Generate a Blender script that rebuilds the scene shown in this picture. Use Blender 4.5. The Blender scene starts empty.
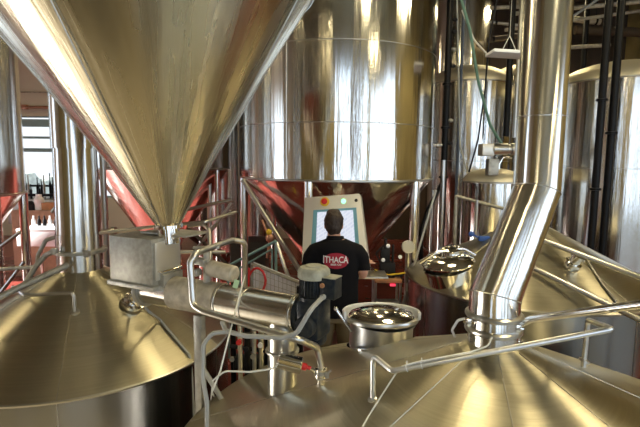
import bpy, bmesh, math, random
from mathutils import Vector, Matrix, noise
from mathutils.bvhtree import BVHTree
random.seed(7)
S = bpy.context.scene
COL = S.collection
PI = math.pi
R_ = math.radians
# ------------------------------------------------------------------ camera
CAMZ = 2.16
PITCH, ROLL, FPX = R_(6.5), R_(0.6), 480.0
cd = bpy.data.cameras.new('camera')
cam = bpy.data.objects.new('camera', cd)
COL.objects.link(cam)
cd.sensor_fit = 'HORIZONTAL'
cd.sensor_width = 36.0
cd.lens = FPX / 640.0 * 36.0
cd.clip_start = 0.05
cd.clip_end = 200
cam.matrix_world = (Matrix.Translation((0, 0, CAMZ)) @ Matrix.Rotation(PI / 2 - PITCH, 4, 'X') @ Matrix.Rotation(ROLL, 4, 'Z'))
S.camera = cam
# ------------------------------------------------------------------ world, exposure
w = bpy.data.worlds.new('world')
S.world = w
w.use_nodes = True
bg = w.node_tree.nodes['Background']
bg.inputs[0].default_value = (0.86, 0.92, 1.0, 1)
bg.inputs[1].default_value = 1.25
S.view_settings.view_transform = 'Standard'
S.view_settings.look = 'None'
S.view_settings.gamma = 1.0
S.view_settings.use_curve_mapping = False
S.view_settings.exposure = 0.30


def area(name, loc, target, sx, sy, power, col, shape='RECTANGLE'):
    l = bpy.data.lights.new(name, 'AREA')
    l.shape = shape
    l.size, l.size_y = sx, sy
    l.energy = power
    l.color = col
    o = bpy.data.objects.new(name, l)
    COL.objects.link(o)
    o.location = loc
    o.rotation_euler = (Vector(target) - Vector(loc)).to_track_quat('-Z', 'Y').to_euler()
    return o


XL, XR, YB, YF, ZC = -10.6, 8.0, -5.0, 13.0, 6.4       # room box
DAY = (0.55, 0.75, 1.0)
WARM = (1.0, 0.83, 0.48)
REARW = [(-3.4, -2.9), (0.1, 1.1), (1.5, 2.6), (3.2, 4.2), (5.2, 6.6)]           # rear window openings (x ranges), behind the camera
for a, b in REARW:
    area('daylight_rear', ((a + b) / 2, YB + 0.06, 2.65), ((a + b) / 2, 5, 2.65), b - a, 4.5, 5.2 * (b - a) * 4.5, DAY)
RIGHTW = [(-4.6, -1.3), (-0.9, 1.8)]
for a, b in RIGHTW:
    area('daylight_right', (XR - 0.06, (a + b) / 2, 2.6), (0, (a + b) / 2, 2.6), b - a, 3.6, 4.6 * (b - a) * 3.6, DAY)
SIDEW = [(0.5, 2.6), (6.0, 8.0)]
for a, b in SIDEW:
    area('daylight_left', (XL + 0.06, (a + b) / 2, 2.2), (0, (a + b) / 2, 2.0), b - a, 2.6, 30, DAY)
LAMPS = [(-1.2, -3.0), (2.6, 1.0), (-7.0, 3.4), (5.6, 4.0), (1.2, 4.2), (-3.4, 10.2), (4.2, 9.9), (6.0, -2.0)]
for x, y in LAMPS:
    area('lamp_light', (x, y, 5.28), (x, y, 0), 0.9, 0.9, 62, WARM, 'DISK')

sl = bpy.data.lights.new('sun', 'SUN')
sl.energy = 27.0; sl.angle = R_(1.0); sl.color = (1.0, 0.95, 0.88)
so_ = bpy.data.objects.new('sun', sl); COL.objects.link(so_)
so_.location = (-14, 7, 6); so_.rotation_euler = Vector((1.0, 0.02, -0.40)).to_track_quat('-Z', 'Y').to_euler()

# ------------------------------------------------------------------ helpers


def W(px, py, Y):
    """world point at depth Y seen at photograph position (px, py)"""
    u, v = px - 320.0, py - 213.5
    c, s = math.cos(ROLL), math.sin(ROLL)
    a, b = c * u + s * v, -s * u + c * v
    dx, dy, dz = a / FPX, math.cos(PITCH) - b / FPX * math.sin(PITCH), -math.sin(PITCH) - b / FPX * math.cos(PITCH)
    k = Y / dy
    return Vector((dx * k, Y, CAMZ + dz * k))


def ring_frame(d):
    d = d.normalized()
    ref = Vector((0, 0, 1)) if abs(d.z) < 0.9 else Vector((1, 0, 0))
    x = d.cross(ref).normalized()
    return x, d.cross(x).normalized()


def strip(bm, rings, close=True, cap0=True, cap1=True):
    for a, b in zip(rings, rings[1:]):
        n = max(len(a), len(b))
        for i in range(n):
            j = (i + 1) % n
            f = [a[i % len(a)], a[j % len(a)], b[j % len(b)], b[i % len(b)]]
            g = []
            for v in f:
                if v not in g:
                    g.append(v)
            if len(g) > 2:
                try:
                    bm.faces.new(g)
                except ValueError:
                    pass
    if cap0 and len(rings[0]) > 2:
        bm.faces.new(list(reversed(rings[0])))
    if cap1 and len(rings[-1]) > 2:
        bm.faces.new(rings[-1])


def rev(bm, o, axis, prof, seg=32, caps=True):
    """revolve profile [(radius, distance along axis)] round axis through o"""
    o = Vector(o)
    d = Vector(axis).normalized()
    x, y = ring_frame(d)
    rings = []
    for r, t in prof:
        c = o + d * t
        if r < 1e-5:
            rings.append([bm.verts.new(c)])
        else:
            rings.append([bm.verts.new(c + (x * math.cos(2 * PI * i / seg) + y * math.sin(2 * PI * i / seg)) * r) for i in range(seg)])
    strip(bm, rings, True, caps, caps)
    return bm


def fillet(pts, rad, n=6):
    pts = [Vector(p) for p in pts]
    out = [pts[0]]
    for i in range(1, len(pts) - 1):
        p, a, b = pts[i], pts[i - 1], pts[i + 1]
        da, db = (a - p), (b - p)
        la, lb = da.length, db.length
        da.normalize(); db.normalize()
        ang = da.angle(db)
        if ang > 3.05 or rad <= 0:
            out.append(p)
            continue
        t = min(rad / math.tan(ang / 2), la * 0.49, lb * 0.49)
        s, e = p + da * t, p + db * t
        for k in range(n + 1):
            q = k / n
            out.append(s * (1 - q) ** 2 + p * 2 * q * (1 - q) + e * q * q)
    out.append(pts[-1])
    return out


def tube(bm, pts, r, fil=0.0, seg=12, n=6, caps=True):
    pts = fillet(pts, fil, n) if fil > 0 else [Vector(p) for p in pts]
    d0 = (pts[1] - pts[0]).normalized()
    x, y = ring_frame(d0)
    ring = [pts[0] + (x * math.cos(2 * PI * i / seg) + y * math.sin(2 * PI * i / seg)) * r for i in range(seg)]
    rings = [[bm.verts.new(c) for c in ring]]
    for k in range(1, len(pts)):
        d = (pts[k] - pts[k - 1]).normalized()
        if k < len(pts) - 1:
            d2 = (pts[k + 1] - pts[k]).normalized()
            nrm = (d + d2).normalized()
        else:
            nrm = d
        ring = [c + d * ((pts[k] - c).dot(nrm) / d.dot(nrm)) for c in ring]
        rings.append([bm.verts.new(c) for c in ring])
    strip(bm, rings, True, caps, caps)
    return bm


def box(bm, c, size, m=None, bev=0.0):
    """box centred at c, size (x,y,z), optional 3x3 rotation, bevelled"""
    c = Vector(c)
    r = bmesh.ops.create_cube(bm, size=1)
    vs = r['verts']
    for v in vs:
        v.co = Vector((v.co.x * size[0], v.co.y * size[1], v.co.z * size[2]))
    if bev > 0:
        es = list({e for v in vs for e in v.link_edges})
        r2 = bmesh.ops.bevel(bm, geom=es, offset=bev, segments=2, affect='EDGES', profile=0.5)
        vs = list(set([v for v in vs if v.is_valid] + [v for f in r2['faces'] for v in f.verts]))
        seen = set(vs)
        st = list(vs)
        while st:
            v = st.pop()
            for e in v.link_edges:
                u = e.other_vert(v)
                if u not in seen:
                    seen.add(u); st.append(u)
        vs = list(seen)
    for v in vs:
        v.co = c + ((m @ v.co) if m is not None else v.co)
    return bm


def prism(bm, poly, thick, nrm):
    n = Vector(nrm).normalized() * thick
    a = [bm.verts.new(Vector(p)) for p in poly]
    b = [bm.verts.new(Vector(p) + n) for p in poly]
    strip(bm, [a, b])
    return bm


def ell(bm, c, r, m=None, seg=20):
    c = Vector(c)
    res = bmesh.ops.create_uvsphere(bm, u_segments=seg, v_segments=max(8, seg // 2 + 2), radius=1)
    for v in res['verts']:
        p = Vector((v.co.x * r[0], v.co.y * r[1], v.co.z * r[2]))
        v.co = c + ((m @ p) if m is not None else p)
    return bm


def NB():
    return bmesh.new()


def offset_of(p):
    o = Vector((0, 0, 0))
    while p is not None:
        o += p.location
        p = p.parent
    return o


def obj(name, bm, mat, parent=None, smooth=30, label=None):
    """link a bmesh given in world coordinates as ONE mesh object"""
    bmesh.ops.recalc_face_normals(bm, faces=bm.faces[:])
    if parent is not None:
        off = offset_of(parent)
    else:
        xs = [v.co for v in bm.verts]
        off = Vector(((min(v.x for v in xs) + max(v.x for v in xs)) / 2, (min(v.y for v in xs) + max(v.y for v in xs)) / 2, min(v.z for v in xs)))
    for v in bm.verts:
        v.co -= off
    me = bpy.data.meshes.new(name)
    bm.to_mesh(me)
    bm.free()
    if smooth:
        me.shade_smooth()
        me.set_sharp_from_angle(angle=R_(smooth))
    me.materials.append(mat)
    o = bpy.data.objects.new(name, me)
    COL.objects.link(o)
    if parent is not None:
        o.parent = parent
    else:
        o.location = off
    if label:
        o['label'] = label
    return o


def tag(o, label, cat, group=None):
    o['label'] = label
    o['category'] = cat
    if group:
        o['group'] = group
    return o


def thing(name, label, cat, loc, group=None):
    o = bpy.data.objects.new(name, None)
    o.empty_display_size = 0.1
    COL.objects.link(o)
    o.location = loc
    return tag(o, label, cat, group)


def struct(name, bm, mat):
    o = obj(name, bm, mat, None, 0)
    o['kind'] = 'structure'
    return o


def copy_tree(o, parent=None):
    c = o.copy()
    COL.objects.link(c)
    c.parent = parent
    for ch in list(o.children):
        copy_tree(ch, c)
    return c

# ------------------------------------------------------------------ materials


def mat(name, col, rough=0.5, metal=0.0, bump=0.0, bscale=(1, 1, 1), nscale=5.0, var=0.0, aniso=0.0, emit=None, estr=0, rvar=0.0, polar=None, col2=None, det=3):
    m = bpy.data.materials.new(name)
    m.use_nodes = True
    nt = m.node_tree
    b = nt.nodes['Principled BSDF']
    b.inputs['Base Color'].default_value = (*col, 1)
    b.inputs['Roughness'].default_value = rough
    b.inputs['Metallic'].default_value = metal
    L = nt.links.new
    if emit:
        b.inputs['Emission Color'].default_value = (*emit, 1)
        b.inputs['Emission Strength'].default_value = estr
    if aniso:
        b.inputs['Anisotropic'].default_value = aniso
        b.inputs['Anisotropic Rotation'].default_value = 0.25
        t = nt.nodes.new('ShaderNodeTangent')
        t.direction_type = 'RADIAL'
        t.axis = 'Z'
        L(t.outputs[0], b.inputs['Tangent'])
    if bump or var or rvar:
        tc = nt.nodes.new('ShaderNodeTexCoord')
        mp = nt.nodes.new('ShaderNodeMapping')
        mp.inputs['Scale'].default_value = bscale
        src = tc.outputs['Object']
        if polar:
            def vm(op, *ins):
                q = nt.nodes.new('ShaderNodeMath'); q.operation = op
                for k_, i_ in enumerate(ins):
                    if isinstance(i_, (int, float)): q.inputs[k_].default_value = i_
                    else: L(i_, q.inputs[k_])
                return q.outputs[0]
            sx_ = nt.nodes.new('ShaderNodeSeparateXYZ'); L(src, sx_.inputs[0])
            X_, Y_, Z_ = sx_.outputs
            rr = vm('MAXIMUM', vm('SQRT', vm('ADD', vm('MULTIPLY', X_, X_), vm('MULTIPLY', Y_, Y_))), 0.01)
            cx = nt.nodes.new('ShaderNodeCombineXYZ')
            L(vm('MULTIPLY', vm('DIVIDE', X_, rr), polar[0]), cx.inputs[0])
            L(vm('MULTIPLY', vm('DIVIDE', Y_, rr), polar[0]), cx.inputs[1])
            L(vm('ADD', vm('MULTIPLY', rr, polar[1]), vm('MULTIPLY', Z_, polar[2])), cx.inputs[2])
            src = cx.outputs[0]
        L(src, mp.inputs[0])
        n = nt.nodes.new('ShaderNodeTexNoise')
        n.inputs['Scale'].default_value = nscale
        n.inputs['Detail'].default_value = det
        L(mp.outputs[0], n.inputs[0])
        if bump:
            bp = nt.nodes.new('ShaderNodeBump')
            bp.inputs['Strength'].default_value = 1.0
            bp.inputs['Distance'].default_value = bump
            L(n.outputs[0], bp.inputs['Height'])
            L(bp.outputs[0], b.inputs['Normal'])
        if var:
            rp = nt.nodes.new('ShaderNodeMix')
            rp.data_type = 'RGBA'
            k = 1 - var
            rp.inputs[6].default_value = (*(col2 if col2 else (col[0] * k, col[1] * k, col[2] * k)), 1)
            rp.inputs[7].default_value = (*col, 1)
            mr = nt.nodes.new('ShaderNodeMapRange')
            mr.inputs[1].default_value = 0.35
            mr.inputs[2].default_value = 0.65
            L(n.outputs[0], mr.inputs[0])
            L(mr.outputs[0], rp.inputs[0])
            L(rp.outputs[2], b.inputs['Base Color'])
        if rvar:
            mr = nt.nodes.new('ShaderNodeMapRange')
            mr.inputs[3].default_value = max(0.02, rough - rvar)
            mr.inputs[4].default_value = rough + rvar
            L(n.outputs[0], mr.inputs[0])
            L(mr.outputs[0], b.inputs['Roughness'])
    return m


STC = (0.70, 0.685, 0.65)
M = {}
M['tank'] = mat('tank_steel', STC, 0.15, 1, bump=0.010, bscale=(1, 1, 0.05), nscale=6.0, aniso=0.6, det=6)
M['tank2'] = mat('mirror_tank_steel', STC, 0.12, 1, bump=0.009, bscale=(1, 1, 0.04), nscale=7.0, aniso=0.6, det=6)
M['hopper'] = mat('hopper_steel', (0.60, 0.55, 0.42), 0.27, 1, bump=0.004, polar=(7, 0.0, 1.2), nscale=1.5, aniso=0.7, rvar=0.08, det=5, var=0.12)
M['roof'] = mat('brushed_roof_steel', (0.50, 0.46, 0.34), 0.34, 1, bump=0.0009, polar=(1.6, 90, 0), nscale=1.0, aniso=0.8, rvar=0.08, var=0.10, det=5)
M['dome'] = mat('satin_dome_steel', (0.86, 0.80, 0.62), 0.5, 0.8)
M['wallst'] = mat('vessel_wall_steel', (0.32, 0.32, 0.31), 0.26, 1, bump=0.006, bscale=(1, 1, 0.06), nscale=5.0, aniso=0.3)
M['flue'] = mat('flue_steel', STC, 0.20, 1, bump=0.0010, bscale=(1, 1, 0.05), nscale=20, aniso=0.6)
M['rail'] = mat('satin_rail_steel', (0.66, 0.67, 0.68), 0.33, 1)
M['pipe'] = mat('pipe_steel', (0.56, 0.55, 0.52), 0.30, 1)
M['ring'] = mat('painted_rim_reflection', (0.84, 0.88, 0.94), 0.3, 0.2)  # pale colour stands in for window light mirrored on the lid rim
M['polish'] = mat('polished_steel', (0.78, 0.76, 0.72), 0.10, 1)
M['dull'] = mat('dusty_steel', (0.50, 0.49, 0.44), 0.5, 0.75, var=0.35, nscale=14, bump=0.0008)
M['dust'] = mat('malt_dusted_metal', (0.55, 0.50, 0.40), 0.65, 0.35, var=0.35, nscale=18)
M['plate'] = mat('scuffed_plate_steel', (0.40, 0.39, 0.34), 0.5, 0.5, var=0.3, nscale=30, col2=(0.30, 0.29, 0.25))
M['seam'] = mat('weld_steel', (0.45, 0.43, 0.38), 0.35, 1)
M['dark'] = mat('dark_rubber', (0.015, 0.015, 0.017), 0.5)
M['blackpipe'] = mat('black_painted_pipe', (0.004, 0.004, 0.005), 0.4)
M['motor'] = mat('motor_blue_black', (0.008, 0.013, 0.022), 0.4, 0.0, var=0.6, nscale=30, col2=(0.03, 0.034, 0.034))
M['motorcap'] = mat('motor_cap_dusty', (0.42, 0.42, 0.34), 0.6, 0.1, var=0.4, nscale=20)
M['conduit'] = mat('grey_conduit', (0.36, 0.37, 0.36), 0.45)
M['cable'] = mat('pale_cable', (0.72, 0.72, 0.66), 0.5)
M['green'] = mat('green_cable', (0.10, 0.20, 0.16), 0.5)
M['red'] = mat('red_plastic', (0.55, 0.02, 0.02), 0.35)
M['yellow'] = mat('yellow_plastic', (0.80, 0.55, 0.03), 0.4)
M['led'] = mat('green_indicator', (0.1, 0.9, 0.3), 0.4, emit=(0.2, 1.0, 0.4), estr=2.5)
M['white'] = mat('white_panel', (0.86, 0.88, 0.92), 0.5)
M['disc'] = mat('ivory_plastic', (0.62, 0.60, 0.52), 0.45)
M['card'] = mat('cardboard', (0.50, 0.24, 0.11), 0.8, var=0.2, nscale=9)
M['teal'] = mat('teal_painted_steel', (0.22, 0.36, 0.34), 0.45, 0.3)
M['copper'] = mat('copper_pipe', (0.55, 0.28, 0.18), 0.4, 0.7)
M['bluepl'] = mat('blue_plastic', (0.03, 0.10, 0.40), 0.4)
M['floor'] = mat('red_epoxy_floor', (0.31, 0.065, 0.052), 0.25, 0.0, var=0.4, nscale=1.2, rvar=0.1)
M['deck'] = mat('grey_deck', (0.15, 0.12, 0.065), 0.4, 0.2, var=0.3, nscale=3)
M['wallc'] = mat('cream_wall', (0.74, 0.66, 0.52), 0.7, var=0.08, nscale=1.0)
M['wally'] = mat('ochre_wall', (0.62, 0.50, 0.21), 0.75, var=0.6, nscale=0.9)
M['walld'] = mat('dark_brown_wall', (0.09, 0.065, 0.045), 0.8, var=0.4, nscale=1.2)
M['ceil'] = mat('dark_ceiling', (0.28, 0.24, 0.13), 0.8, var=0.3, nscale=0.7)
M['frame'] = mat('window_frame_teal', (0.32, 0.46, 0.48), 0.5)
M['skin'] = mat('skin', (0.62, 0.34, 0.25), 0.5, var=0.12, nscale=20)
M['hair'] = mat('dark_brown_hair', (0.028, 0.014, 0.008), 0.6, bump=0.004, bscale=(60, 60, 8), nscale=2.0, var=0.5, col2=(0.02, 0.01, 0.008))
M['shirt'] = mat('black_cotton', (0.005, 0.005, 0.007), 0.9, bump=0.003, nscale=9)
M['khaki'] = mat('khaki_cloth', (0.20, 0.16, 0.095), 0.85, bump=0.003, nscale=12)
M['logo'] = mat('dark_red_print', (0.36, 0.008, 0.03), 0.7)
M['print'] = mat('white_print', (0.80, 0.78, 0.76), 0.7)
M['eye'] = mat('eye_white', (0.8, 0.78, 0.75), 0.2)
M['glass'] = None
g = bpy.data.materials.new('window_glass'); g.use_nodes = True
gb = g.node_tree.nodes['Principled BSDF']
gb.inputs['Transmission Weight'].default_value = 1; gb.inputs['Roughness'].default_value = 0.0; gb.inputs['IOR'].default_value = 1.02
M['glass'] = g
M['tree'] = mat('haze_paled_foliage', (0.55, 0.62, 0.58), 0.9, var=0.3, nscale=4)  # leaf colour lightened to stand in for distance haze

# screen: a real display showing pale lavender pages with a teal header
sm = bpy.data.materials.new('screen_picture'); sm.use_nodes = True
nt = sm.node_tree; sb = nt.nodes['Principled BSDF']
tc = nt.nodes.new('ShaderNodeTexCoord')
bk = nt.nodes.new('ShaderNodeTexBrick')
bk.inputs['Scale'].default_value = 4.0
bk.inputs['Color1'].default_value = (0.62, 0.68, 0.84, 1); bk.inputs['Color2'].default_value = (0.74, 0.78, 0.90, 1)
bk.inputs['Mortar'].default_value = (0.80, 0.84, 0.94, 1); bk.inputs['Mortar Size'].default_value = 0.05
nt.links.new(tc.outputs['Generated'], bk.inputs[0])
nt.links.new(bk.outputs[0], sb.inputs['Emission Color'])
sb.inputs['Base Color'].default_value = (0.05, 0.05, 0.06, 1)
sb.inputs['Emission Strength'].default_value = 0.75
M['screen'] = sm
M['bezel'] = mat('screen_blue_surround', (0.14, 0.34, 0.44), 0.35)
M['panel'] = mat('brushed_cabinet_steel', (0.70, 0.68, 0.62), 0.36, 0.7, bump=0.0006, bscale=(1, 1, 40), nscale=4)

for k_ in ('dark', 'blackpipe', 'shirt', 'motor'):
    M[k_].node_tree.nodes['Principled BSDF'].inputs['Specular IOR Level'].default_value = 0.2
# ------------------------------------------------------------------ the room
b = NB(); box(b, ((XL + XR) / 2, (YB + YF) / 2, -0.05), (XR - XL, YF - YB, 0.1)); struct('floor', b, M['floor'])
b = NB(); box(b, (0.4, (YB + 3.3) / 2, 0.01), (15.0, 3.3 - YB, 0.02)); struct('floor_deck', b, M['deck'])
b = NB(); box(b, ((XL + XR) / 2, (YB + YF) / 2, ZC + 0.05), (XR - XL, YF - YB, 0.1)); struct('ceiling', b, M['ceil'])


def wall_y(name, y, x0, x1, holes, m, t=0.2):
    """wall across X at depth y with rectangular holes (xa, xb, za, zb)"""
    b = NB()
    x = x0
    for xa, xb, za, zb in sorted(holes):
        box(b, ((x + xa) / 2, y, ZC / 2), (xa - x, t, ZC))
        box(b, ((xa + xb) / 2, y, za / 2), (xb - xa, t, za))
        box(b, ((xa + xb) / 2, y, (zb + ZC) / 2), (xb - xa, t, ZC - zb))
        x = xb
    box(b, ((x + x1) / 2, y, ZC / 2), (x1 - x, t, ZC))
    return struct(name, b, m)


def wall_x(name, x, y0, y1, holes, m, t=0.2):
    b = NB()
    y = y0
    for ya, yb, za, zb in sorted(holes):
        box(b, (x, (y + ya) / 2, ZC / 2), (t, ya - y, ZC))
        box(b, (x, (ya + yb) / 2, za / 2), (t, yb - ya, za))
        box(b, (x, (ya + yb) / 2, (zb + ZC) / 2), (t, yb - ya, ZC - zb))
        y = yb
    box(b, (x, (y + y1) / 2, ZC / 2), (t, y1 - y, ZC))
    return struct(name, b, m)


wa, wb = W(16, 116, YF - 0.1), W(120, 198, YF - 0.1)
WIN = (wa.x, wb.x, wb.z, wa.z)
wall_y('wall_front', YF, XL, -0.6, [WIN], M['wallc'])
wall_y('wall_far', YF, -0.6, XR, [], M['walld'])
wall_y('wall_rear', YB, XL, XR, [(a, c, 0.4, 4.9) for a, c in REARW], M['wally'])
wall_x('wall_left', XL, YB, YF, [(a, c, 0.5, 4.2) for a, c in SIDEW], M['wallc'])
wall_x('wall_right', XR, YB, YF, [(a, c, 0.8, 4.4) for a, c in RIGHTW], M['wally'])
# the window that shows beside the flue: frame, cross bars, panes
fr = NB()
x0, x1, z0, z1 = WIN
zz = [z0, W(30, 150, YF).z, W(30, 137.5, YF).z, W(30, 123, YF).z, z1]
for z, h in zip(zz, (0.10, 0.10, 0.06, 0.20, 0.06)):
    box(fr, ((x0 + x1) / 2, YF, z), (x1 - x0, 0.10, h))
for x in (x0, (x0 + x1) / 2, x1):
    box(fr, (x, YF, (z0 + z1) / 2), (0.09, 0.12, z1 - z0))
wf = struct('window_1', fr, M['frame'])
gl = NB(); box(gl, ((x0 + x1) / 2, YF, (z0 + z1) / 2), (x1 - x0 - 0.02, 0.01, z1 - z0 - 0.02))
obj('pane', gl, M['glass'], wf, 0)
for i, (a, c) in enumerate(REARW):
    fr = NB()
    for z in (0.4, 2.6, 4.9):
        box(fr, ((a + c) / 2, YB - 0.05, z), (c - a, 0.08, 0.08))
    for x in (a, c):
        box(fr, (x, YB - 0.05, 2.65), (0.08, 0.08, 4.5))
    struct('window_%d' % (i + 2), fr, M['frame'])
# tree tops outside the window
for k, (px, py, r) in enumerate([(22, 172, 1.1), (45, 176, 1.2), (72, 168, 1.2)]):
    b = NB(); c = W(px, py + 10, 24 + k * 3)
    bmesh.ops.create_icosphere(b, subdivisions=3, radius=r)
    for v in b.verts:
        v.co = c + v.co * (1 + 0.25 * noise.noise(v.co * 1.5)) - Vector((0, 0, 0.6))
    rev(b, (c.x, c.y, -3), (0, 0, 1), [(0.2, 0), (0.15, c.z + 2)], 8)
    tag(obj('tree', b, M['tree']), 'leafy tree coloured pale as haze seen through the window beyond the bottles, %s' % ['left', 'middle', 'right'][k], 'tree', 'trees outside the window')
# high-bay lamps over the room
proto = None
for x, y in LAMPS:
    if proto is None:
        t = thing('ceiling_lamp', 'warm high bay lamp hung from the dark ceiling', 'lamp', (x, y, 5.3), 'high bay lamps')
        b = NB(); rev(b, (x, y, 5.3), (0, 0, 1), [(0.47, 0.0), (0.48, 0.01), (0.32, 0.22), (0.09, 0.30), (0.08, 0.34), (0.0, 0.34)], 24, False)
        obj('lamp_shade', b, M['dull'], t)
        b = NB(); tube(b, [(x, y, 5.62), (x, y, ZC)], 0.012); obj('rod', b, M['dark'], t)
        proto = t
    else:
        t = copy_tree(proto)
        t.location = (x, y, 5.3)

# ------------------------------------------------------------------ large tanks


def mbm(f, *a):
    b = NB(); f(b, *a); return b


def ring_bm(x, y, z, r, h=0.012, t=0.006):
    b = NB()
    rev(b, (x, y, z - h / 2), (0, 0, 1), [(r - 0.004, 0), (r + t, h * 0.25), (r + t, h * 0.75), (r - 0.004, h)], 72, False)
    return b


def tank(label, x, y, r, zb, zt, cone_h=None, dome=0.0, bands=(), legs=(), legr=0.04, m='tank', group=None, name='fermenter_tank', leg_top=None):
    """cylinder on a downward cone with legs; dome on top"""
    t = thing(name, label, 'tank', (x, y, 0), group)
    b = NB(); rev(b, (x, y, 0), (0, 0, 1), [(r, zb), (r, zt)], 96, False)
    obj('shell', b, M[m], t)
    if cone_h:
        zc = zb - cone_h
        b = NB(); rev(b, (x, y, 0), (0, 0, 1), [(r - 0.002, zb + 0.005), (0.06, zc), (0.06, zc - 0.06), (0.0, zc - 0.06)], 96, False)
        obj('cone_bottom', b, M[m], t)
        b = ring_bm(x, y, zb, r, 0.03, 0.012); obj('rim_band', b, M['seam'], t)
    if dome:
        prof = [(r, 0)] + [(r * math.cos(a), dome * math.sin(a)) for a in [R_(q) for q in (6, 18, 30, 42, 54, 66, 78)]] + [(0, dome)]
        b = NB(); rev(b, (x, y, zt), (0, 0, 1), prof, 72, False)
        obj('dome_top', b, M['dome'], t)
        b = ring_bm(x, y, zt, r, 0.03, 0.015); obj('rim_band', b, M['seam'], t)
    for z in bands:
        obj('weld_band', ring_bm(x, y, z, r), M['seam'], t)
    for a in legs:
        lx, ly = x + (r - 0.03) * math.sin(R_(a)), y - (r - 0.03) * math.cos(R_(a))
        b = NB(); rev(b, (lx, ly, 0), (0, 0, 1), [(legr * 1.8, 0), (legr * 1.8, 0.02), (legr, 0.03), (legr, (leg_top or zb) - 0.01), (0, (leg_top or zb) - 0.005)], 20)
        obj('leg', b, M['polish'], t)
    return t


# central fermenter
fy = 6.27
fx = W(336, 176, fy).x
frim = W(241, 176, fy).z
FT = tank('huge cylindrical steel fermenter with cone bottom behind the man', fx, fy, 1.22, frim, 5.6, cone_h=1.52,
          bands=(W(336, 39, fy - 1.2).z, W(336, 122, fy - 1.2).z), legs=(47, -16, -75, 108, 168, -132), legr=0.05, m='tank2')
b = NB(); tube(b, [(fx - 0.62, fy - 1.055, W(305, 100, 5.1).z - 3), (fx - 0.62, fy - 1.055, 5.6)], 0.004, seg=6)
b.free()
ang = R_(-28)
sx, sy = fx + 1.222 * math.sin(ang), fy - 1.222 * math.cos(ang)
b = NB(); tube(b, [(sx, sy, frim), (sx, sy, 5.6)], 0.007, seg=6); obj('seam', b, M['seam'], FT)
# diagonal strut of its frame, left side
b = NB(); tube(b, [W(243, 180, 5.6), W(312, 290, 5.3)], 0.03); obj('strut', b, M['seam'], FT)

# tanks at the right and in the middle distance
p = W(626, 76, 6.5); p.y = 7.3; p.x = W(626, 76, 7.3).x
T2 = tank('wide domed steel tank at the right edge behind two black pipes', p.x, p.y, 0.92, 0.55, p.z, dome=0.34, bands=(W(626, 169, 6.4).z,), cone_h=0.4, legs=(45, -45, 135, -135), m='tank')
p = W(470, 80, 7.8); p.y = 8.4; p.x = W(470, 80, 8.4).x
T3 = tank('slim domed steel tank between the fermenter and the flue pipe', p.x, p.y, 0.68, 0.6, p.z, dome=0.33, bands=(W(470, 161, 7.7).z,), cone_h=0.45, legs=(45, -45, 135, -135), m='tank')
p = W(462, 0, 10.2)
tank('tall steel tank rising out of the picture behind the slim domed tank', p.x, p.y, 0.60, 0.6, 6.1, cone_h=0.5, legs=(45, -45), m='tank')
p = W(521, 78, 9.6)
tank('shadowed steel tank half hidden behind the flue pipe', p.x, p.y, 0.52, 0.6, p.z, dome=0.25, cone_h=0.4, legs=(45, -45), m='tank')
p = W(493, 183, 6.6); p.y = 7.0; p.x = W(493, 183, 7.0).x
T6 = tank('small squat steel tank with shallow domed lid below the pump', p.x, p.y, 0.43, 0.25, p.z, dome=0.20, m='tank', name='buffer_tank', legs=(40, -40, 140, -140), leg_top=0.3)
# left side tanks
tank('pale steel fermenter cut off by the left edge of the picture', -4.43, 5.5, 0.9, W(20, 196, 5.3).z, 5.8, cone_h=1.2, legs=(75, 18, 130, -60), legr=0.055, m='tank')
p = W(163, 168, 7.3)
tank('steel fermenter hidden behind the hopper, only its pink-lit cone showing', p.x, p.y, 1.0, p.z, 5.4, cone_h=1.45, legs=(-68, 20, 68, 160), m='tank')
p = W(223, 240, 9.3)
tank('slender upright steel tank between hopper and big fermenter', p.x, p.y, 0.30, p.z - 0.2, 5.4, cone_h=0.3, legs=(45, -45, 180), legr=0.025, m='tank')
p = W(253, 245, 9.5)
tank('tan-lit slim tank glimpsed through the frame left of the big fermenter', p.x, p.y, 0.26, 0.5, 4.9, cone_h=0.3, legs=(45, -45, 180), legr=0.025, m='tank')
p = W(200, 230, 11.3)
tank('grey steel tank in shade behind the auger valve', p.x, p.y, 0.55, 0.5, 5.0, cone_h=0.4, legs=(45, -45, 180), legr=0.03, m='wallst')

# ------------------------------------------------------------------ brewhouse vessels with conical roofs


class Cone:
    def __init__(s, ax, R, zr):
        s.ax, s.R, s.zr = ax, R, zr

    def z(s, x, y):
        r = math.hypot(x - s.ax.x, y - s.ax.y)
        return s.ax.z + (s.zr - s.ax.z) * r / s.R

    def hit(s, px, py, far=False):
        best = None
        for i in range(200, 8000):
            Y = i * 0.001
            q = W(px, py, Y)
            if q.z <= s.z(q.x, q.y) and math.hypot(q.x - s.ax.x, q.y - s.ax.y) < s.R * 1.02:
                return q
        return W(px, py, s.ax.y)

    def n(s, q):
        d = Vector((q.x - s.ax.x, q.y - s.ax.y, 0)).normalized()
        k = (s.ax.z - s.zr) / s.R
        return Vector((d.x * k, d.y * k, 1)).normalized()


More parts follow.
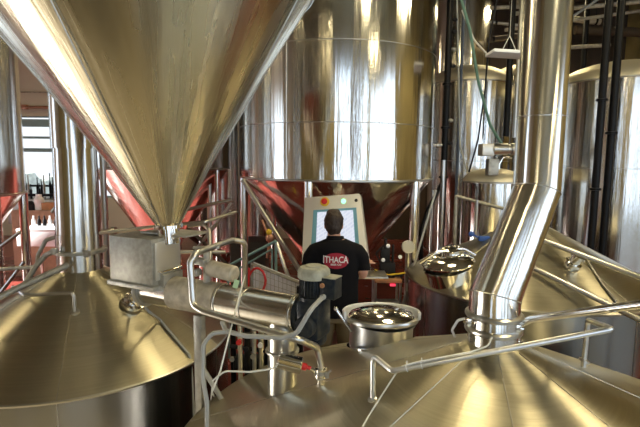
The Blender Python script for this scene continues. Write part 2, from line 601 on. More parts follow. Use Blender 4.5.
def kettle(label, cone, nseam=8, rot=0, m='roof'):
    x, y, z = cone.ax
    t = thing('brewing_kettle', label, 'kettle', (x, y, 0))
    b = NB()
    k = (z - cone.zr) / cone.R
    rev(b, (x, y, 0), (0, 0, 1), [(cone.R, cone.zr), (cone.R * 0.75, cone.zr + k * cone.R * .25), (cone.R * 0.5, cone.zr + k * cone.R * .5), (0.05, z - 0.05 * k), (0, z)], 128, False)
    obj('roof', b, M[m], t)
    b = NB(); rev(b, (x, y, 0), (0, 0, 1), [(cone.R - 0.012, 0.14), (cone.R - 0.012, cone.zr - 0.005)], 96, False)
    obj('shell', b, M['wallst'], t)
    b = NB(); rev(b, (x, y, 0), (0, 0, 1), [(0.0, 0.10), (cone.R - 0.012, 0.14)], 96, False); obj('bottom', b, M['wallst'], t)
    b = NB(); rev(b, (x, y, cone.zr - 0.02), (0, 0, 1), [(cone.R - 0.013, 0), (cone.R + 0.004, 0.002), (cone.R + 0.008, 0.014), (cone.R, 0.021)], 128, False)
    obj('rim_band', b, M['pipe'], t)
    for i in range(6):
        a = 2 * PI * i / 6 + 0.3
        b = NB(); rev(b, (x + math.cos(a) * cone.R * .85, y + math.sin(a) * cone.R * .85, 0), (0, 0, 1), [(0.08, 0), (0.08, 0.015), (0.04, 0.02), (0.04, 0.16)], 16)
        obj('leg', b, M['pipe'], t)
    for i in range(nseam):
        a = 2 * PI * i / nseam + rot
        p0 = Vector((x + math.cos(a) * 0.14, y + math.sin(a) * 0.14, z - 0.14 * k))
        p1 = Vector((x + math.cos(a) * cone.R, y + math.sin(a) * cone.R, cone.zr))
        b = NB(); tube(b, [p0, p1], 0.0028, seg=6); obj('seam', b, M['seam'], t)
        b = NB(); q = Vector((x + math.cos(a) * (cone.R - 0.011), y + math.sin(a) * (cone.R - 0.011), 0))
        tube(b, [q + Vector((0, 0, 0.15)), q + Vector((0, 0, cone.zr - 0.01))], 0.0028, seg=6); obj('seam', b, M['seam'], t)
    return t


def flange(t, c, axis, r, parent):
    b = NB(); rev(b, c, axis, [(r * 0.98, -0.012), (r * 1.10, -0.011), (r * 1.14, -0.003), (r * 1.14, 0.006), (r * 1.08, 0.013), (r * 0.98, 0.014)], 48, False)
    return obj('flange', b, M['pipe'], parent)


# left kettle
K1 = Cone(W(80, 257, 3.6), 1.11, CAMZ - 1.362)
KL = kettle('steel kettle with conical roof and tall flue in the left foreground', K1, 6, R_(-71))
ax = K1.ax
r1 = 0.158
b = NB(); rev(b, (ax.x, ax.y, 0), (0, 0, 1), [(r1 + 0.004, ax.z - 0.09), (r1 + 0.004, W(80, 236, 3.45).z)], 64, False)
fl = obj('flue', b, M['flue'], KL)
zf = W(80, 254, 3.45).z
b = NB(); rev(b, (ax.x, ax.y, zf), (0, 0, 1), [(r1, -0.012), (r1 + 0.03, -0.012), (r1 + 0.036, 0), (r1 + 0.036, 0.012), (r1, 0.014)], 48, False)
obj('flange', b, M['dull'], fl)
for px, py in ((54, 251), (87, 254)):
    q = W(px, py, 3.42); b = NB(); box(b, q, (0.035, 0.05, 0.04), None, 0.006); obj('clamp', b, M['dull'], fl)
b = NB(); rev(b, (ax.x, ax.y, 0), (0, 0, 1), [(r1, W(80, 236, 3.45).z - 0.01), (r1 - 0.008, W(76, 148, 3.45).z)], 64, False)
b2 = obj('flue', b, M['flue'], KL)
b = NB(); rev(b, (ax.x, ax.y, 0), (0, 0, 1), [(r1 + 0.002, W(76, 148, 3.45).z), (r1 - 0.002, 5.2), (r1 - 0.002, ZC)], 64, False)
obj('flue', b, M['flue'], KL)

# front right kettle
K2 = Cone(W(493, 332, 2.2), 1.55, CAMZ - 1.43)
KR = kettle('steel kettle with conical roof and bent flue, nearest in right foreground', K2, 8, R_(-100))
a2 = K2.ax
r2 = 0.116
base = Vector((a2.x, a2.y, a2.z - 0.06))
low = W(493, 297, 2.2); low.x = a2.x
up = W(536.5, 191, 2.5)
top = Vector((up.x, up.y, ZC))
FS = NB(); tube(FS, [base, low, up, top], r2, seg=64, caps=False)
flr = obj('flue', FS, M['flue'], KR, 40)
flange(flr, Vector((a2.x, a2.y, W(493, 321, 2.1).z)), (0, 0, 1), r2, flr)
flange(flr, Vector((a2.x, a2.y, W(493, 336, 2.1).z)), (0, 0, 1), r2 * 1.0, flr)
for px, py in ((468, 322), (517, 328)):
    q = W(px, py, 2.12); b = NB(); box(b, q, (0.022, 0.035, 0.04), None, 0.005); rev(b, q, (1, -.5, 0), [(0.008, -.02), (0.008, .03)], 10)
    obj('clamp', b, M['polish'], flr)
for py in (115,):
    obj('weld_band', ring_bm(up.x, up.y, W(545, py, 2.4).z, r2, 0.006, 0.003), M['seam'], flr)
# mitre welds
for c, d1, d2 in ((low, (low - base), (up - low)), (up, (up - low), (top - up))):
    nrm = (d1.normalized() + d2.normalized()).normalized()
    dd = d1.normalized()
    x_, y_ = ring_frame(dd)
    pts = []
    for i in range(49):
        v = c + (x_ * math.cos(2 * PI * i / 48) + y_ * math.sin(2 * PI * i / 48)) * (r2 + 0.001)
        pts.append(v + dd * ((c - v).dot(nrm) / dd.dot(nrm)))
    b = NB(); tube(b, pts, 0.0028, seg=6); obj('weld_band', b, M['seam'], flr)

# middle kettle behind
K3 = Cone(W(530, 217, 4.7), 1.175, CAMZ - 1.147)
KM = kettle('steel kettle with conical roof and open round manway, farther right', K3, 8, R_(20))
b = NB(); rev(b, (K3.ax.x, K3.ax.y, 0), (0, 0, 1), [(0.12, K3.ax.z - 0.08), (0.12, K3.ax.z + 0.02)], 40, False); obj('neck', b, M['flue'], KM)


def manway(k, cone, px, py, r, h, lid_tilt, white_seal=False, hinge_dir=(0, 1, 0), Yc=None):
    q = cone.hit(px, py)
    n = (cone.n(q) * 0.6 + Vector((0, 0, 0.4))).normalized()
    mw = NB(); rev(mw, q - n * 0.12, n, [(r, 0), (r, 0.12 + h), (r * 1.06, 0.12 + h), (r * 1.06, 0.13 + h), (r * 0.94, 0.13 + h), (r * 0.94, 0.10)], 48, False)
    neck = obj('manway', mw, M['polish'], k)
    return q, n, neck


def lid(parent, c, n, r, sag=0.05, seal=None):
    b = NB(); rev(b, c, n, [(r * 1.06, 0.0), (r * 1.08, 0.012), (r * 1.03, 0.024), (r * 0.8, 0.024 + sag * .55), (r * .45, 0.024 + sag * .9), (0.0, 0.024 + sag)], 48, False)
    L = obj('lid', b, M['polish'], parent)
    b = NB(); rev(b, c, n, [(r * 0.98, -0.008), (r * 1.03, -0.008), (r * 1.03, 0.0), (r * 0.98, 0.002)], 48, False)
    obj('gasket', b, M['dark'] if not seal else seal, parent)
    return L


# manway on the middle kettle: raised neck with lid closed, clamp lever and handle
q, n, nk = manway(KM, K3, 450, 276, 0.21, 0.085, 0)
c = q + n * 0.115 + Vector((0.0, 0, 0.02))
n2 = (n + Vector((0.10, -0.02, 0))).normalized()
L = lid(nk, c, n2, 0.222, 0.055)
side = n2.cross(Vector((0, 1, 0))).normalized()
b = NB(); tube(b, [c + side * -0.25 + n2 * 0.03, c + side * -0.15 + n2 * 0.11, c + side * 0.10 + n2 * 0.11, c + side * 0.25 + n2 * 0.03], 0.014, 0.06); obj('hinge_bar', b, M['polish'], L)
for px, py in ((464, 266), (436, 258)):
    g0 = W(px, py, 4.34 if px > 450 else 4.5); b = NB(); tube(b, [g0 + Vector((-.06, 0, .05)), g0, g0 + Vector((0.02, -.02, -.07))], 0.014, 0.01); ell(b, g0 + Vector((0.02, -.02, -.08)), (.022, .022, .022)); obj('latch', b, M['polish'], L)
b = NB(); e = c + n2 * 0.08 + Vector((0.05, 0.05, 0))
rev(b, e, n2, [(0.10, 0), (0.10, 0.04), (0.06, 0.06), (0, 0.06)], 32); obj('sight_glass', b, M['polish'], L)
# fittings on the middle kettle
q = K3.hit(570, 266)
b = NB(); n = K3.n(q)
rev(b, q - n * .03, (n + Vector((0.25, 0, 0))), [(0.055, 0), (0.055, .05), (0.07, .05), (0.07, .075), (0.05, .08), (0.05, .13), (0.068, .135), (0.068, .16), (0, .16)], 28)
obj('clamped_port', b, M['polish'], KM)
q = K3.hit(495, 243)
b = NB(); tube(b, [q - Vector((0, 0, .02)), q + Vector((0, 0, .13)), q + Vector((.07, 0, .13)), q + Vector((.07, 0, -.02))], 0.016, 0.03); obj('lifting_eye', b, M['pipe'], KM)
q = K3.hit(484, 240)
b = NB(); box(b, q + Vector((0, 0, .015)), (.11, .05, .05), None, .01); ell(b, q + Vector((-.11, .05, .05)), (.03, .03, .03)); tube(b, [q + Vector((-.11, .05, .05)), q], .01)
obj('valve_handle', b, M['bluepl'], KM, label='blue valve handle')

# manway on the front right kettle with raised lid, window reflection painted as a pale band
q, n, nk = manway(KR, K2, 381, 343, 0.20, 0.0, 0)
n = Vector((0.03, -0.03, 1)).normalized()
c0 = Vector((q.x, q.y + 0.05, q.z + 0.02))
b = NB(); rev(b, c0 - Vector((0, 0, .12)), n, [(0.195, 0), (0.195, 0.225), (0.207, 0.225), (0.207, 0.235), (0.18, .235), (.18, .1)], 56, False); obj('neck', b, M['rail'], nk)
c = c0 + n * 0.125
n2 = Vector((0.0, 0.09, 1)).normalized()
b = NB(); rev(b, c, n2, [(0.214, -0.014), (0.226, -0.012), (0.228, 0.0), (0.224, 0.012), (0.212, 0.016), (0.212, -0.01)], 56, False)
obj('lid_rim', b, M['pipe'], nk)
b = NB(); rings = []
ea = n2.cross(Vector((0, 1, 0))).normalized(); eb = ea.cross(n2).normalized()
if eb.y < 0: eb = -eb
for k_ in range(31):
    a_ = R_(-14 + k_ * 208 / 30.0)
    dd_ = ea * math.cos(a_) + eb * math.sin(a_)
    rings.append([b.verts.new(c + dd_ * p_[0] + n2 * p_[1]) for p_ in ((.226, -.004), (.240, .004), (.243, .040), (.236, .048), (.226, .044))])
strip(b, rings); obj('lid_reflection_band', b, M['ring'], nk, label='painted pale reflection round the far side of the lid')  # arc added where the steel rim would mirror the window
b = NB(); rev(b, c, n2, [(0.213, 0.020), (0.18, 0.042), (0.10, 0.062), (0.0, 0.068)], 56, False); obj('lid', b, M['polish'], nk)
b = NB(); h = W(345, 322, 2.85)
tube(b, [W(336, 309, 2.86), h, W(352, 332, 2.8)], 0.010, 0.01); ell(b, W(336, 309, 2.86), (.014, .014, .014)); obj('latch', b, M['polish'], nk)
for px, py in ((381, 309),):
    b = NB(); ell(b, W(px, py, 3.1), (.012, .012, .012)); obj('bolt', b, M['dark'], nk)

# rails and pipework standing on the front right kettle
g0 = K2.hit(373, 399)


def up_from(q, px, py):
    """point above q as high as the photograph shows"""
    return W(px, py, q.y)


e0 = up_from(g0, 373, 355)
gE = K2.hit(584, 361)
eE = up_from(gE, 588, 320)
j1 = W(392, 371, g0.y - .12)
j2 = W(612, 329, 1.75)
b = NB(); tube(b, [g0 - Vector((0, 0, .02)), e0, j1, j2, eE, gE - Vector((0, 0, .03))], 0.012, 0.035, seg=14)
rl = thing('guard_rail', 'bent steel guard rail standing on the cone of the nearest kettle', 'rail', (g0.x, g0.y, g0.z))
obj('rail_tube', b, M['rail'], rl)
b = NB(); rev(b, g0 - Vector((0, 0, .006)), K2.n(g0), [(0.022, 0), (0.022, 0.01), (0.011, 0.016)], 20); obj('foot', b, M['pipe'], rl)
b = NB(); rev(b, gE - Vector((0, 0, .004)), K2.n(gE), [(0.026, 0), (0.026, 0.01), (0.011, 0.016)], 20); obj('foot', b, M['pipe'], rl)
for px in (408, 424):
    t_ = (px - 392) / (612 - 392.0); q = j1.lerp(j2, t_); b = NB(); rev(b, q, (j2 - j1), [(0.012, -.002), (0.0155, -.002), (.0155, .002), (.012, .002)], 14)
    box(b, q + Vector((0, 0, .022)), (.003, .003, .02)); obj('cable_tie', b, M['white'], rl, label='white cable tie')
# cleaning pipe rising by the flue and leaving to the right
s0 = K2.hit(517, 345)
b = NB(); tube(b, [s0 - Vector((0, 0, .02)), W(517, 326, s0.y), W(531, 319, s0.y - .05), W(660, 302, 1.6), W(900, 268, 1.2), W(900, 50, 1.2)], 0.0165, 0.03, seg=14)
o = thing('cleaning_pipe', 'polished tube rising beside the bent flue and running off right', 'pipe', (s0.x, s0.y, s0.z))
obj('tube', b, M['polish'], o)
b = NB()
for dz in (0.005, 0.05):
    rev(b, s0 + Vector((0, 0, dz)), (0, 0, 1), [(0.0165, 0), (.026, .002), (.026, .014), (.0165, .016)], 18)
obj('clamp', b, M['polish'], o)
# white cable along the rail
cv = [W(492, 337, a2.y - .14), W(488, 346, a2.y - .16), W(470, 352, 2.0), j1.lerp(j2, .25) + Vector((0, 0, .018)), j1.lerp(j2, .12) + Vector((0, 0, .018)), j1.lerp(j2, .04) + Vector((0, 0, .012)), K2.hit(382, 399) + Vector((0, 0, .02)), K2.hit(368, 418) + Vector((0, 0, .006)), K2.hit(356, 440) + Vector((0, 0, .006))]
b = NB(); tube(b, cv, 0.0038, 0.05, seg=8); tag(obj('cable', b, M['cable']), 'white cable tied along the guard rail and trailing down the nearest kettle', 'cable')
b = NB(); tube(b, [W(468, 318, 2.2), W(458, 320, 2.22), W(452, 330, 2.25), K2.hit(455, 337)], 0.006, .03, seg=8); tag(obj('hose', b, M['white']), 'short white hose curling from the flange at the bent flue', 'hose')

# thin guard rails of the middle kettle (upper and lower)
for (ptsx, lab) in (([W(538, 238, 4.2), W(700, 300, 3.2), W(700, 520, 3.2)], 'upper slanting steel handrail crossing in front of the farther kettle cone'),
                    ([W(528, 265, 4.0), W(700, 349, 2.9), W(700, 500, 2.9)], 'lower slanting steel handrail crossing in front of the farther kettle cone')):
    fx_, fy_ = ptsx[0].x - .1, ptsx[0].y + .12
    b = NB(); tube(b, [Vector((fx_, fy_, K3.z(fx_, fy_) - .01)), Vector((fx_, fy_, ptsx[0].z + .04))] + ptsx[:2] + [Vector((ptsx[1].x, ptsx[1].y, 0))], 0.023, 0.05, seg=14)
    tag(obj('handrail', b, M['pipe']), lab, 'handrail', 'handrails')
b = NB(); tube(b, [K3.hit(588, 263) + Vector((0, 0, .015)), K3.hit(602, 285) + Vector((0, 0, .015)), K3.hit(616, 303) + Vector((0, 0, .015))], 0.009, seg=8)
tag(obj('conduit', b, M['dull']), 'thin conduit running down the farther kettle cone', 'conduit')

# ------------------------------------------------------------------ fittings on the left kettle
h0 = K1.hit(75, 312)
h2 = K1.hit(14, 296)
b = NB(); tube(b, [h0 - Vector((0, 0, .02)), W(74, 293, h0.y), W(24, 295, h0.y + .02), W(13, 287, h0.y + .25), ], 0.0125, 0.03, seg=14)
o = thing('grab_rail', 'short bent steel grab rail on the left kettle cone', 'rail', tuple(h0)); obj('tube', b, M['pipe'], o)
b = NB(); rev(b, h0 - Vector((0, 0, .004)), K1.n(h0), [(0.03, 0), (0.03, 0.01), (0.013, 0.014)], 20); obj('foot', b, M['pipe'], o)
b = NB(); tube(b, [W(-30, 312, 2.9), W(20, 287, 3.15), W(68, 265, 3.4)], 0.022, 0, seg=16)
tag(obj('slanting_pipe', b, M['dull']), 'dull slanting pipe running from the left edge to the flue collar', 'pipe')
b = NB(); tube(b, [W(-20, 270, 3.9), W(37, 267, 3.8), W(38, 255, 3.75), W(46, 240, 3.75), W(56, 237, 3.75)], 0.016, .05, seg=12); tag(obj('branch_pipe', b, M['dull']), 'thin grey pipe turning up beside the left flue', 'pipe')
b = NB(); tube(b, [W(24, 285, 3.5), W(36, 266, 3.6), W(46, 255, 3.65), W(55, 251, 3.5)], 0.02, .05, seg=12); tag(obj('curved_pipe', b, M['dull']), 'curved grey pipe joining the collar of the left flue', 'pipe')
# glass light port
q = K1.hit(131, 303); n = (K1.n(q) + Vector((0, -.1, 0))).normalized()
q = K1.hit(132, 306)
o = thing('light_port', 'steel and glass light port with round lens on the left kettle cone', 'sight glass', tuple(q))
b = NB(); rev(b, q - n * .03, n, [(.058, 0), (.058, .05), (.078, .05), (.078, .07), (.05, .075), (.05, .10), (0, .11)], 32); obj('base', b, M['polish'], o)
d = Vector((.75, -.55, .25)).normalized()
b = NB(); rev(b, q + n * .06 + d * -.02, d, [(.03, 0), (.045, .03), (.045, .07), (.052, .072), (.052, .085), (.04, .09), (0, .09)], 28); obj('lamp_head', b, M['polish'], o)
b = NB(); rev(b, q + n * .06 + d * -.0, -d, [(.05, 0), (.062, .03), (.055, .075), (0, .085)], 28); obj('glass_dome', b, M['polish'], o)
b = NB(); tube(b, [q + n * .06 + d * .07, W(148, 311, 2.9), K1.hit(160, 322) + Vector((0, 0, .02)), K1.hit(189, 356) + Vector((0, 0, .012)), W(191, 362, K1.hit(189, 356).y - .02), W(195, 430, K1.hit(189, 356).y - .02)], 0.009, 0.03, seg=8)
tag(obj('conduit', b, M['conduit']), 'thin grey conduit from the light port down over the left kettle edge', 'conduit')

# ------------------------------------------------------------------ grist hopper, feed box and auger
hx, hy = -0.905, 2.84
zo = W(166, 226, 2.84).z
zr = zo + 1.30
HP = thing('grist_hopper', 'huge conical steel grist hopper hanging at upper left', 'hopper', (hx, hy, zo))
HR = 0.925
b = NB(); rev(b, (hx, hy, 0), (0, 0, 1), [(HR, zr), (HR * .66, zo + (zr - zo) * .655), (HR * .33, zo + (zr - zo) * .30), (0.066, zo)], 128, False); obj('cone', b, M['hopper'], HP)
b = NB(); rev(b, (hx, hy, 0), (0, 0, 1), [(HR + .002, zr), (HR + .002, zr + 1.0), (0, zr + 1.15)], 128, False); obj('shell', b, M['tank'], HP)
obj('rim_band', ring_bm(hx, hy, zr, HR + .002, .025, .008), M['pipe'], HP)
for a_ in (-13, 77, 167, 257):
    a = R_(a_)
    b = NB(); tube(b, [(hx + (HR + .001) * math.sin(a), hy - (HR + .001) * math.cos(a), zr), (hx + .067 * math.sin(a), hy - .067 * math.cos(a), zo)], 0.005, seg=6); obj('seam', b, M['seam'], HP)
b = NB(); rev(b, (hx, hy, 0), (0, 0, 1), [(0.064, zo - .10), (0.064, zo - .012), (.085, zo - .01), (.085, zo + .008), (.066, zo + .01)], 40, False); obj('outlet', b, M['polish'], HP)
for a_ in (45, 135, 225, 315):
    a = R_(a_); b = NB(); tube(b, [(hx + .8 * math.sin(a), hy - .8 * math.cos(a), zr + 1.0), (hx + .8 * math.sin(a), hy - .8 * math.cos(a), ZC + .05)], 0.02); obj('hanger_rod', b, M['dark'], HP)

HP.rotation_euler = (0, R_(-3), 0)
B0 = Vector((-0.96, 2.70, 0))
u = Vector((-.90, .44, 0)).normalized(); v = Vector((.44, .90, 0)).normalized()
zt, zb_ = W(149, 240, 2.70).z, W(150, 287, 2.70).z
FB = thing('feed_box', 'scuffed rectangular steel feed box under the hopper outlet', 'box', (B0.x, B0.y, zb_))
rot = Matrix((( -u.x, v.x, 0), (-u.y, v.y, 0), (0, 0, 1)))
LU, LV = .345, .235
cc = B0 + u * LU / 2 + v * LV / 2
b = NB(); box(b, (cc.x, cc.y, (zt + zb_) / 2), (LU, LV, zt - zb_), rot, .004); obj('housing', b, M['plate'], FB)
b = NB(); box(b, (cc.x, cc.y, zb_ - .012), (LU + .03, LV + .03, .026), rot, .004); obj('base_flange', b, M['dull'], FB)
c = B0 + v * LV / 2 - u * .006
b = NB(); box(b, (c.x, c.y, (zt + zb_) / 2 + .005), (.012, LV - .03, zt - zb_ - .05), rot, .004); dr = obj('inspection_door', b, M['panel'], FB)
b = NB(); zh = zb_ + .085
tube(b, [Vector((c.x, c.y, zh)) + v * -.085 , Vector((c.x, c.y, zh)) + v * -.085 - u * .035, Vector((c.x, c.y, zh)) + v * .085 - u * .035, Vector((c.x, c.y, zh)) + v * .085], .006, .012, seg=10); obj('handle', b, M['polish'], dr)
# plate over the box that the outlet passes through
b = NB(); pc = Vector((-.955, 2.92, zt + .012)) + v * .02 - u * .06
box(b, pc, (.36, .20, .012), rot, .003); obj('cover_plate', b, M['dull'], FB)

zA = CAMZ - 0.80
A0 = Vector((-1.02, 2.87, zA))
ad = -u
AG = thing('grist_auger', 'long horizontal steel auger tube running right from the feed box', 'conveyor', tuple(A0))
b = NB(); rev(b, A0, ad, [(0, -.03), (.094, -.03), (.094, 1.02), (.0, 1.02)], 56); AT = obj('auger_tube', b, M['flue'], AG)
b = NB(); rev(b, A0, ad, [(.095, .18), (.0965, .18), (.0965, .52), (.095, .52)], 56, False); obj('sleeve', b, M['dust'], AG, label='dust covered sleeve')
for t_ in (.53, .70, 1.0):
    b = NB(); rev(b, A0, ad, [(.093, t_ - .006), (.0985, t_ - .005), (.0985, t_ + .005), (.093, t_ + .006)], 56, False); obj('band', b, M['pipe'], AG)
b = NB(); rev(b, A0, ad, [(0, -.06), (.112, -.06), (.118, -.045), (.112, -.03), (0, -.03)], 40); obj('end_cap', b, M['dull'], AG)
cq = A0 + ad * .92
b = NB(); box(b, A0 + ad * .05 + Vector((0, 0, .06)), (.24, .16, .12), rot, .005); obj('inlet_box', b, M['dull'], AG)
zk = K2.z(cq.x, cq.y)
b = NB(); rev(b, (cq.x, cq.y, 0), (0, 0, 1), [(.078, zk - .05), (.078, zA - .02)], 40, False); ch = obj('discharge_chute', b, M['pipe'], AG)
zm = W(280, 350, cq.y).z
b = NB(); rev(b, (cq.x, cq.y, zm), (0, 0, 1), [(.077, -.006), (.09, -.005), (.09, .006), (.077, .007)], 40, False); obj('flange', b, M['dull'], ch)
# support post under the auger
sp = A0 + ad * .36
b = NB(); box(b, (sp.x, sp.y, zA / 2 - .05), (.05, .05, zA - .12), rot, .004); tube(b, [Vector((sp.x, sp.y, 0.95)), Vector((sp.x + .14, sp.y - .05, 0.75))], .015)
obj('support_post', b, M['dull'], AG)

# gear motor at the end of the auger
mo = A0 + ad * 1.02
GM = thing('gear_motor', 'dusty blue-black gear motor with beige cap at the auger end', 'motor', tuple(mo))
mc = mo + ad * .085
b = NB(); box(b, mc + Vector((0, 0, -.005)), (.13, .16, .20), rot, .02)
rev(b, mc - v * .11 + Vector((0, 0, -.03)), v, [(.05, 0), (.055, .01), (.055, .05)], 28)
rev(b, mc - ad * .085, ad, [(.085, 0), (.085, .02), (.06, .03), (.06, .06)], 32)
rev(b, mc + v * .02 + Vector((0, 0, -.15)), (0, 0, 1), [(.05, 0), (.06, .02), (.06, .06)], 28)
obj('gearbox', b, M['motor'], GM)
b = NB()
prof = [(.068, .095), (.068, .11), (.072, .11)]
rev(b, mc, (0, 0, 1), [(.078, .09), (.078, .108), (.066, .112), (.066, .205), (0, .205)], 36)
for i in range(28):
    a = 2 * PI * i / 28
    box(b, mc + Vector((math.cos(a) * .068, math.sin(a) * .068, .160)), (.014, .004, .09), Matrix.Rotation(a, 3, 'Z'))
obj('motor_body', b, M['motor'], GM)
b = NB(); rev(b, mc, (0, 0, 1), [(.079, .200), (.083, .204), (.083, .228), (.081, .242), (.070, .256), (.045, .259), (.042, .266), (0, .268)], 36); obj('fan_cover', b, M['motorcap'], GM)
tb = mc + Vector((.085, -.05, .165))
b = NB(); box(b, tb, (.085, .085, .105), Matrix.Rotation(R_(-28), 3, 'Z'), .006); jb = obj('terminal_box', b, M['motor'], GM)
b = NB(); box(b, tb + Vector((0, 0, .054)), (.085, .085, .006), Matrix.Rotation(R_(-28), 3, 'Z'), .002); obj('box_lid', b, M['motorcap'], jb)
fd = Matrix.Rotation(R_(-28), 3, 'Z') @ Vector((0, -1, 0))
b = NB(); rev(b, tb + fd * .041 + Vector((-.022, 0, .018)), fd, [(.012, 0), (.012, .008), (.006, .009), (.006, .004), (0, .004)], 20); obj('cable_gland', b, M['card'], jb, label='orange ringed cable gland')
gp = tb + fd * .043 + Vector((-.015, -.0, -.038))
b = NB(); rev(b, gp, fd, [(.014, 0), (.014, .02), (.0, .03)], 16); obj('cable_gland', b, M['conduit'], jb)

# grey flexible conduit from the gland
b = NB(); tube(b, [gp + fd * .015, W(311, 309, 2.12), W(297, 333, 2.12), W(282, 338, 2.14), W(245, 336, 2.2), W(226, 331, 2.3), W(222, 322, 2.35)], .0115, .06, seg=14)
tag(obj('flexible_conduit', b, M['conduit']), 'grey flexible conduit sagging from the gear motor below the auger', 'conduit')
b = NB(); tube(b, [W(226, 332, 2.25), W(212, 333, 2.25), W(203, 345, 2.25), W(203, 380, 2.2), W(207, 402, 2.15), W(207, 440, 2.15)], .0105, .06, seg=14)
tag(obj('flexible_conduit', b, M['conduit']), 'grey flexible conduit arching down between the two front kettles', 'conduit')
# bent CIP tube in front of the auger
TB = thing('bent_tube', 'wide steel tube looping over and along the front of the auger', 'pipe', tuple(W(320, 380, 2.2)))
e_ = K2.hit(318, 386)
pts = [W(245, 300, 3.1), W(245, 242, 3.02), W(232, 240, 2.95), W(196, 253, 2.45), W(190, 262, 2.42), W(193, 305, 2.38), W(203, 311, 2.35), W(300, 340, 2.15), W(317, 347, e_.y), W(321, 366, e_.y), W(321, 372, e_.y)]
b = NB(); tube(b, pts, .0175, .05, seg=18); obj('tube', b, M['pipe'], TB)
jt = W(321, 374, e_.y)
b = NB(); rev(b, jt + Vector((0, 0, .035)), (0, 0, -1), [(.018, 0), (.030, .004), (.030, .016), (.022, .018), (.022, .03), (.033, .034), (.033, .048), (.02, .05), (.02, .13)], 24); obj('clamp_joint', b, M['polish'], TB)
b = NB(); box(b, jt + Vector((.03, -.01, 0)), (.02, .03, .03), None, .004); tube(b, [jt + Vector((.02, -.02, .0)), jt + Vector((.05, -.02, .03))], .006); obj('wing_nut', b, M['dull'], TB)
# pneumatic valve beside it
VA = thing('valve_actuator', 'small shiny cylinder valve actuator with red end by the chute', 'valve', tuple(W(290, 372, e_.y)))
c0, c1 = W(278, 360, e_.y - .02), W(302, 366, e_.y - .03)
dv = (c1 - c0)
b = NB(); rev(b, c0, dv, [(0, 0), (.036, 0), (.042, .006), (.042, dv.length - .006), (.036, dv.length), (0, dv.length)], 32); obj('actuator_body', b, M['polish'], VA)
b = NB(); rev(b, c1, dv, [(.014, -.002), (.018, .004), (.018, .022), (.010, .026), (.010, .045)], 16); obj('end_fitting', b, M['red'], VA, label='red end fitting')
b = NB(); tube(b, [c1 + dv.normalized() * .04, jt + Vector((-.02, 0, .0))], .010); obj('stem', b, M['polish'], VA)
b = NB(); rev(b, jt, (0, 0, 1), [(.026, -.022), (.028, -.02), (.028, .02), (.026, .022)], 20); obj('valve_body', b, M['dull'], VA)
b = NB(); tube(b, [c0 + Vector((.0, -.01, -.02)), W(272, 369, 2.1), W(250, 372, 2.1), W(225, 371, 2.12), W(213, 380, 2.12), K2.hit(211, 401) + Vector((0, 0, .008))], .0042, .06, seg=8)
tag(obj('cable', b, M['cable']), 'pale thin cable looping left from the shiny valve actuator', 'cable')
b = NB(); tube(b, [W(245, 275, 2.55), W(239, 297, 2.5), W(228, 340, 2.2), W(220, 372, 2.15), W(212, 392, 2.1), K2.hit(214, 398) + Vector((0, 0, .01))], .0042, .08, seg=8)
tag(obj('cable', b, M['cable']), 'pale thin cable dropping from the dusty actuator past the auger', 'cable')
b = NB(); box(b, W(236, 284, 2.52), (.028, .006, .045), Matrix.Rotation(.3, 3, 'Y'), .001); tag(obj('paper_tag', b, mat('green_paper', (.45, .65, .40), .8)), 'small pale green paper tag on the hanging cable', 'tag')

# dusty slide-gate actuator standing on the auger
c = A0 + ad * .42
GA = thing('gate_valve', 'dusty pneumatic gate valve cluster on top of the auger', 'valve', tuple(c))
zt_ = c.z + .093
b = NB(); rev(b, (c.x, c.y, zt_ - .02), (0, 0, 1), [(.022, 0), (.022, .11), (.036, .115), (.036, .13), (.02, .135), (.02, .20), (.034, .205), (.034, .22), (0, .22)], 20); obj('stem', b, M['dust'], GA)
b = NB(); rev(b, Vector((c.x, c.y, zt_ + .085)) + ad * .02, ad + Vector((0, 0, -.1)), [(0, 0), (.04, 0), (.046, .008), (.046, .17), (.038, .18), (0, .18)], 28); obj('actuator_body', b, M['dust'], GA)
b = NB(); box(b, (c.x - .03, c.y, zt_ + .12), (.08, .06, .035), rot, .006); box(b, (c.x, c.y, zt_ + .20), (.15, .03, .014), rot @ Matrix.Rotation(.5, 3, 'Z'), .004)
box(b, (c.x - .05, c.y - .02, zt_ + .06), (.03, .05, .04), rot, .006); obj('bracket', b, M['dull'], GA)
b = NB(); ell(b, (c.x - .09, c.y - .02, zt_ + .12), (.016, .016, .02)); ell(b, (c.x - .04, c.y - .03, zt_ + .17), (.018, .018, .012)); obj('knob', b, M['bluepl'], GA, label='blue knob')
b = NB(); tube(b, [W(188, 226, 3.1), W(203, 224, 3.1), W(209, 230, 3.05), W(210, 250, 3.0), W(210, 262, 2.95)], .012, .04, seg=12); obj('air_pipe', b, M['pipe'], GA)
# more pipes behind the box
b = NB(); tube(b, [W(100, 233, 3.5), W(150, 227, 3.4), W(205, 222, 3.3), W(236, 212, 3.6)], .012, .02); tag(obj('thin_pipe', b, M['pipe']), 'thin steel pipe passing behind the hopper outlet', 'pipe')
b = NB(); tube(b, [W(178, 252, 3.3), W(225, 252, 3.4)], .014); tag(obj('thin_pipe', b, M['pipe']), 'short thin pipe right of the feed box at half height', 'pipe')
for k, (a, c) in enumerate((((185, 210), (232, 200)), ((188, 228), (228, 265)), ((232, 203), (196, 250)))):
    b = NB(); tube(b, [W(*a, 6.0), W(*c, 6.0)], .022); tag(obj('brace_pipe', b, M['pipe' if k != 1 else 'walld']), ['nearly level brace tube behind the gate valve', 'dark brace tube sloping down right behind the gate valve', 'steel brace tube sloping up right behind the gate valve'][k], 'pipe')
b = NB(); tube(b, [Vector((W(210, 200, 7.0).x, 7.0, 0)), Vector((W(210, 200, 7.0).x, 7.0, 3.2))], .03); tag(obj('post', b, M['pipe']), 'upright steel post between hopper and slender tank', 'post')
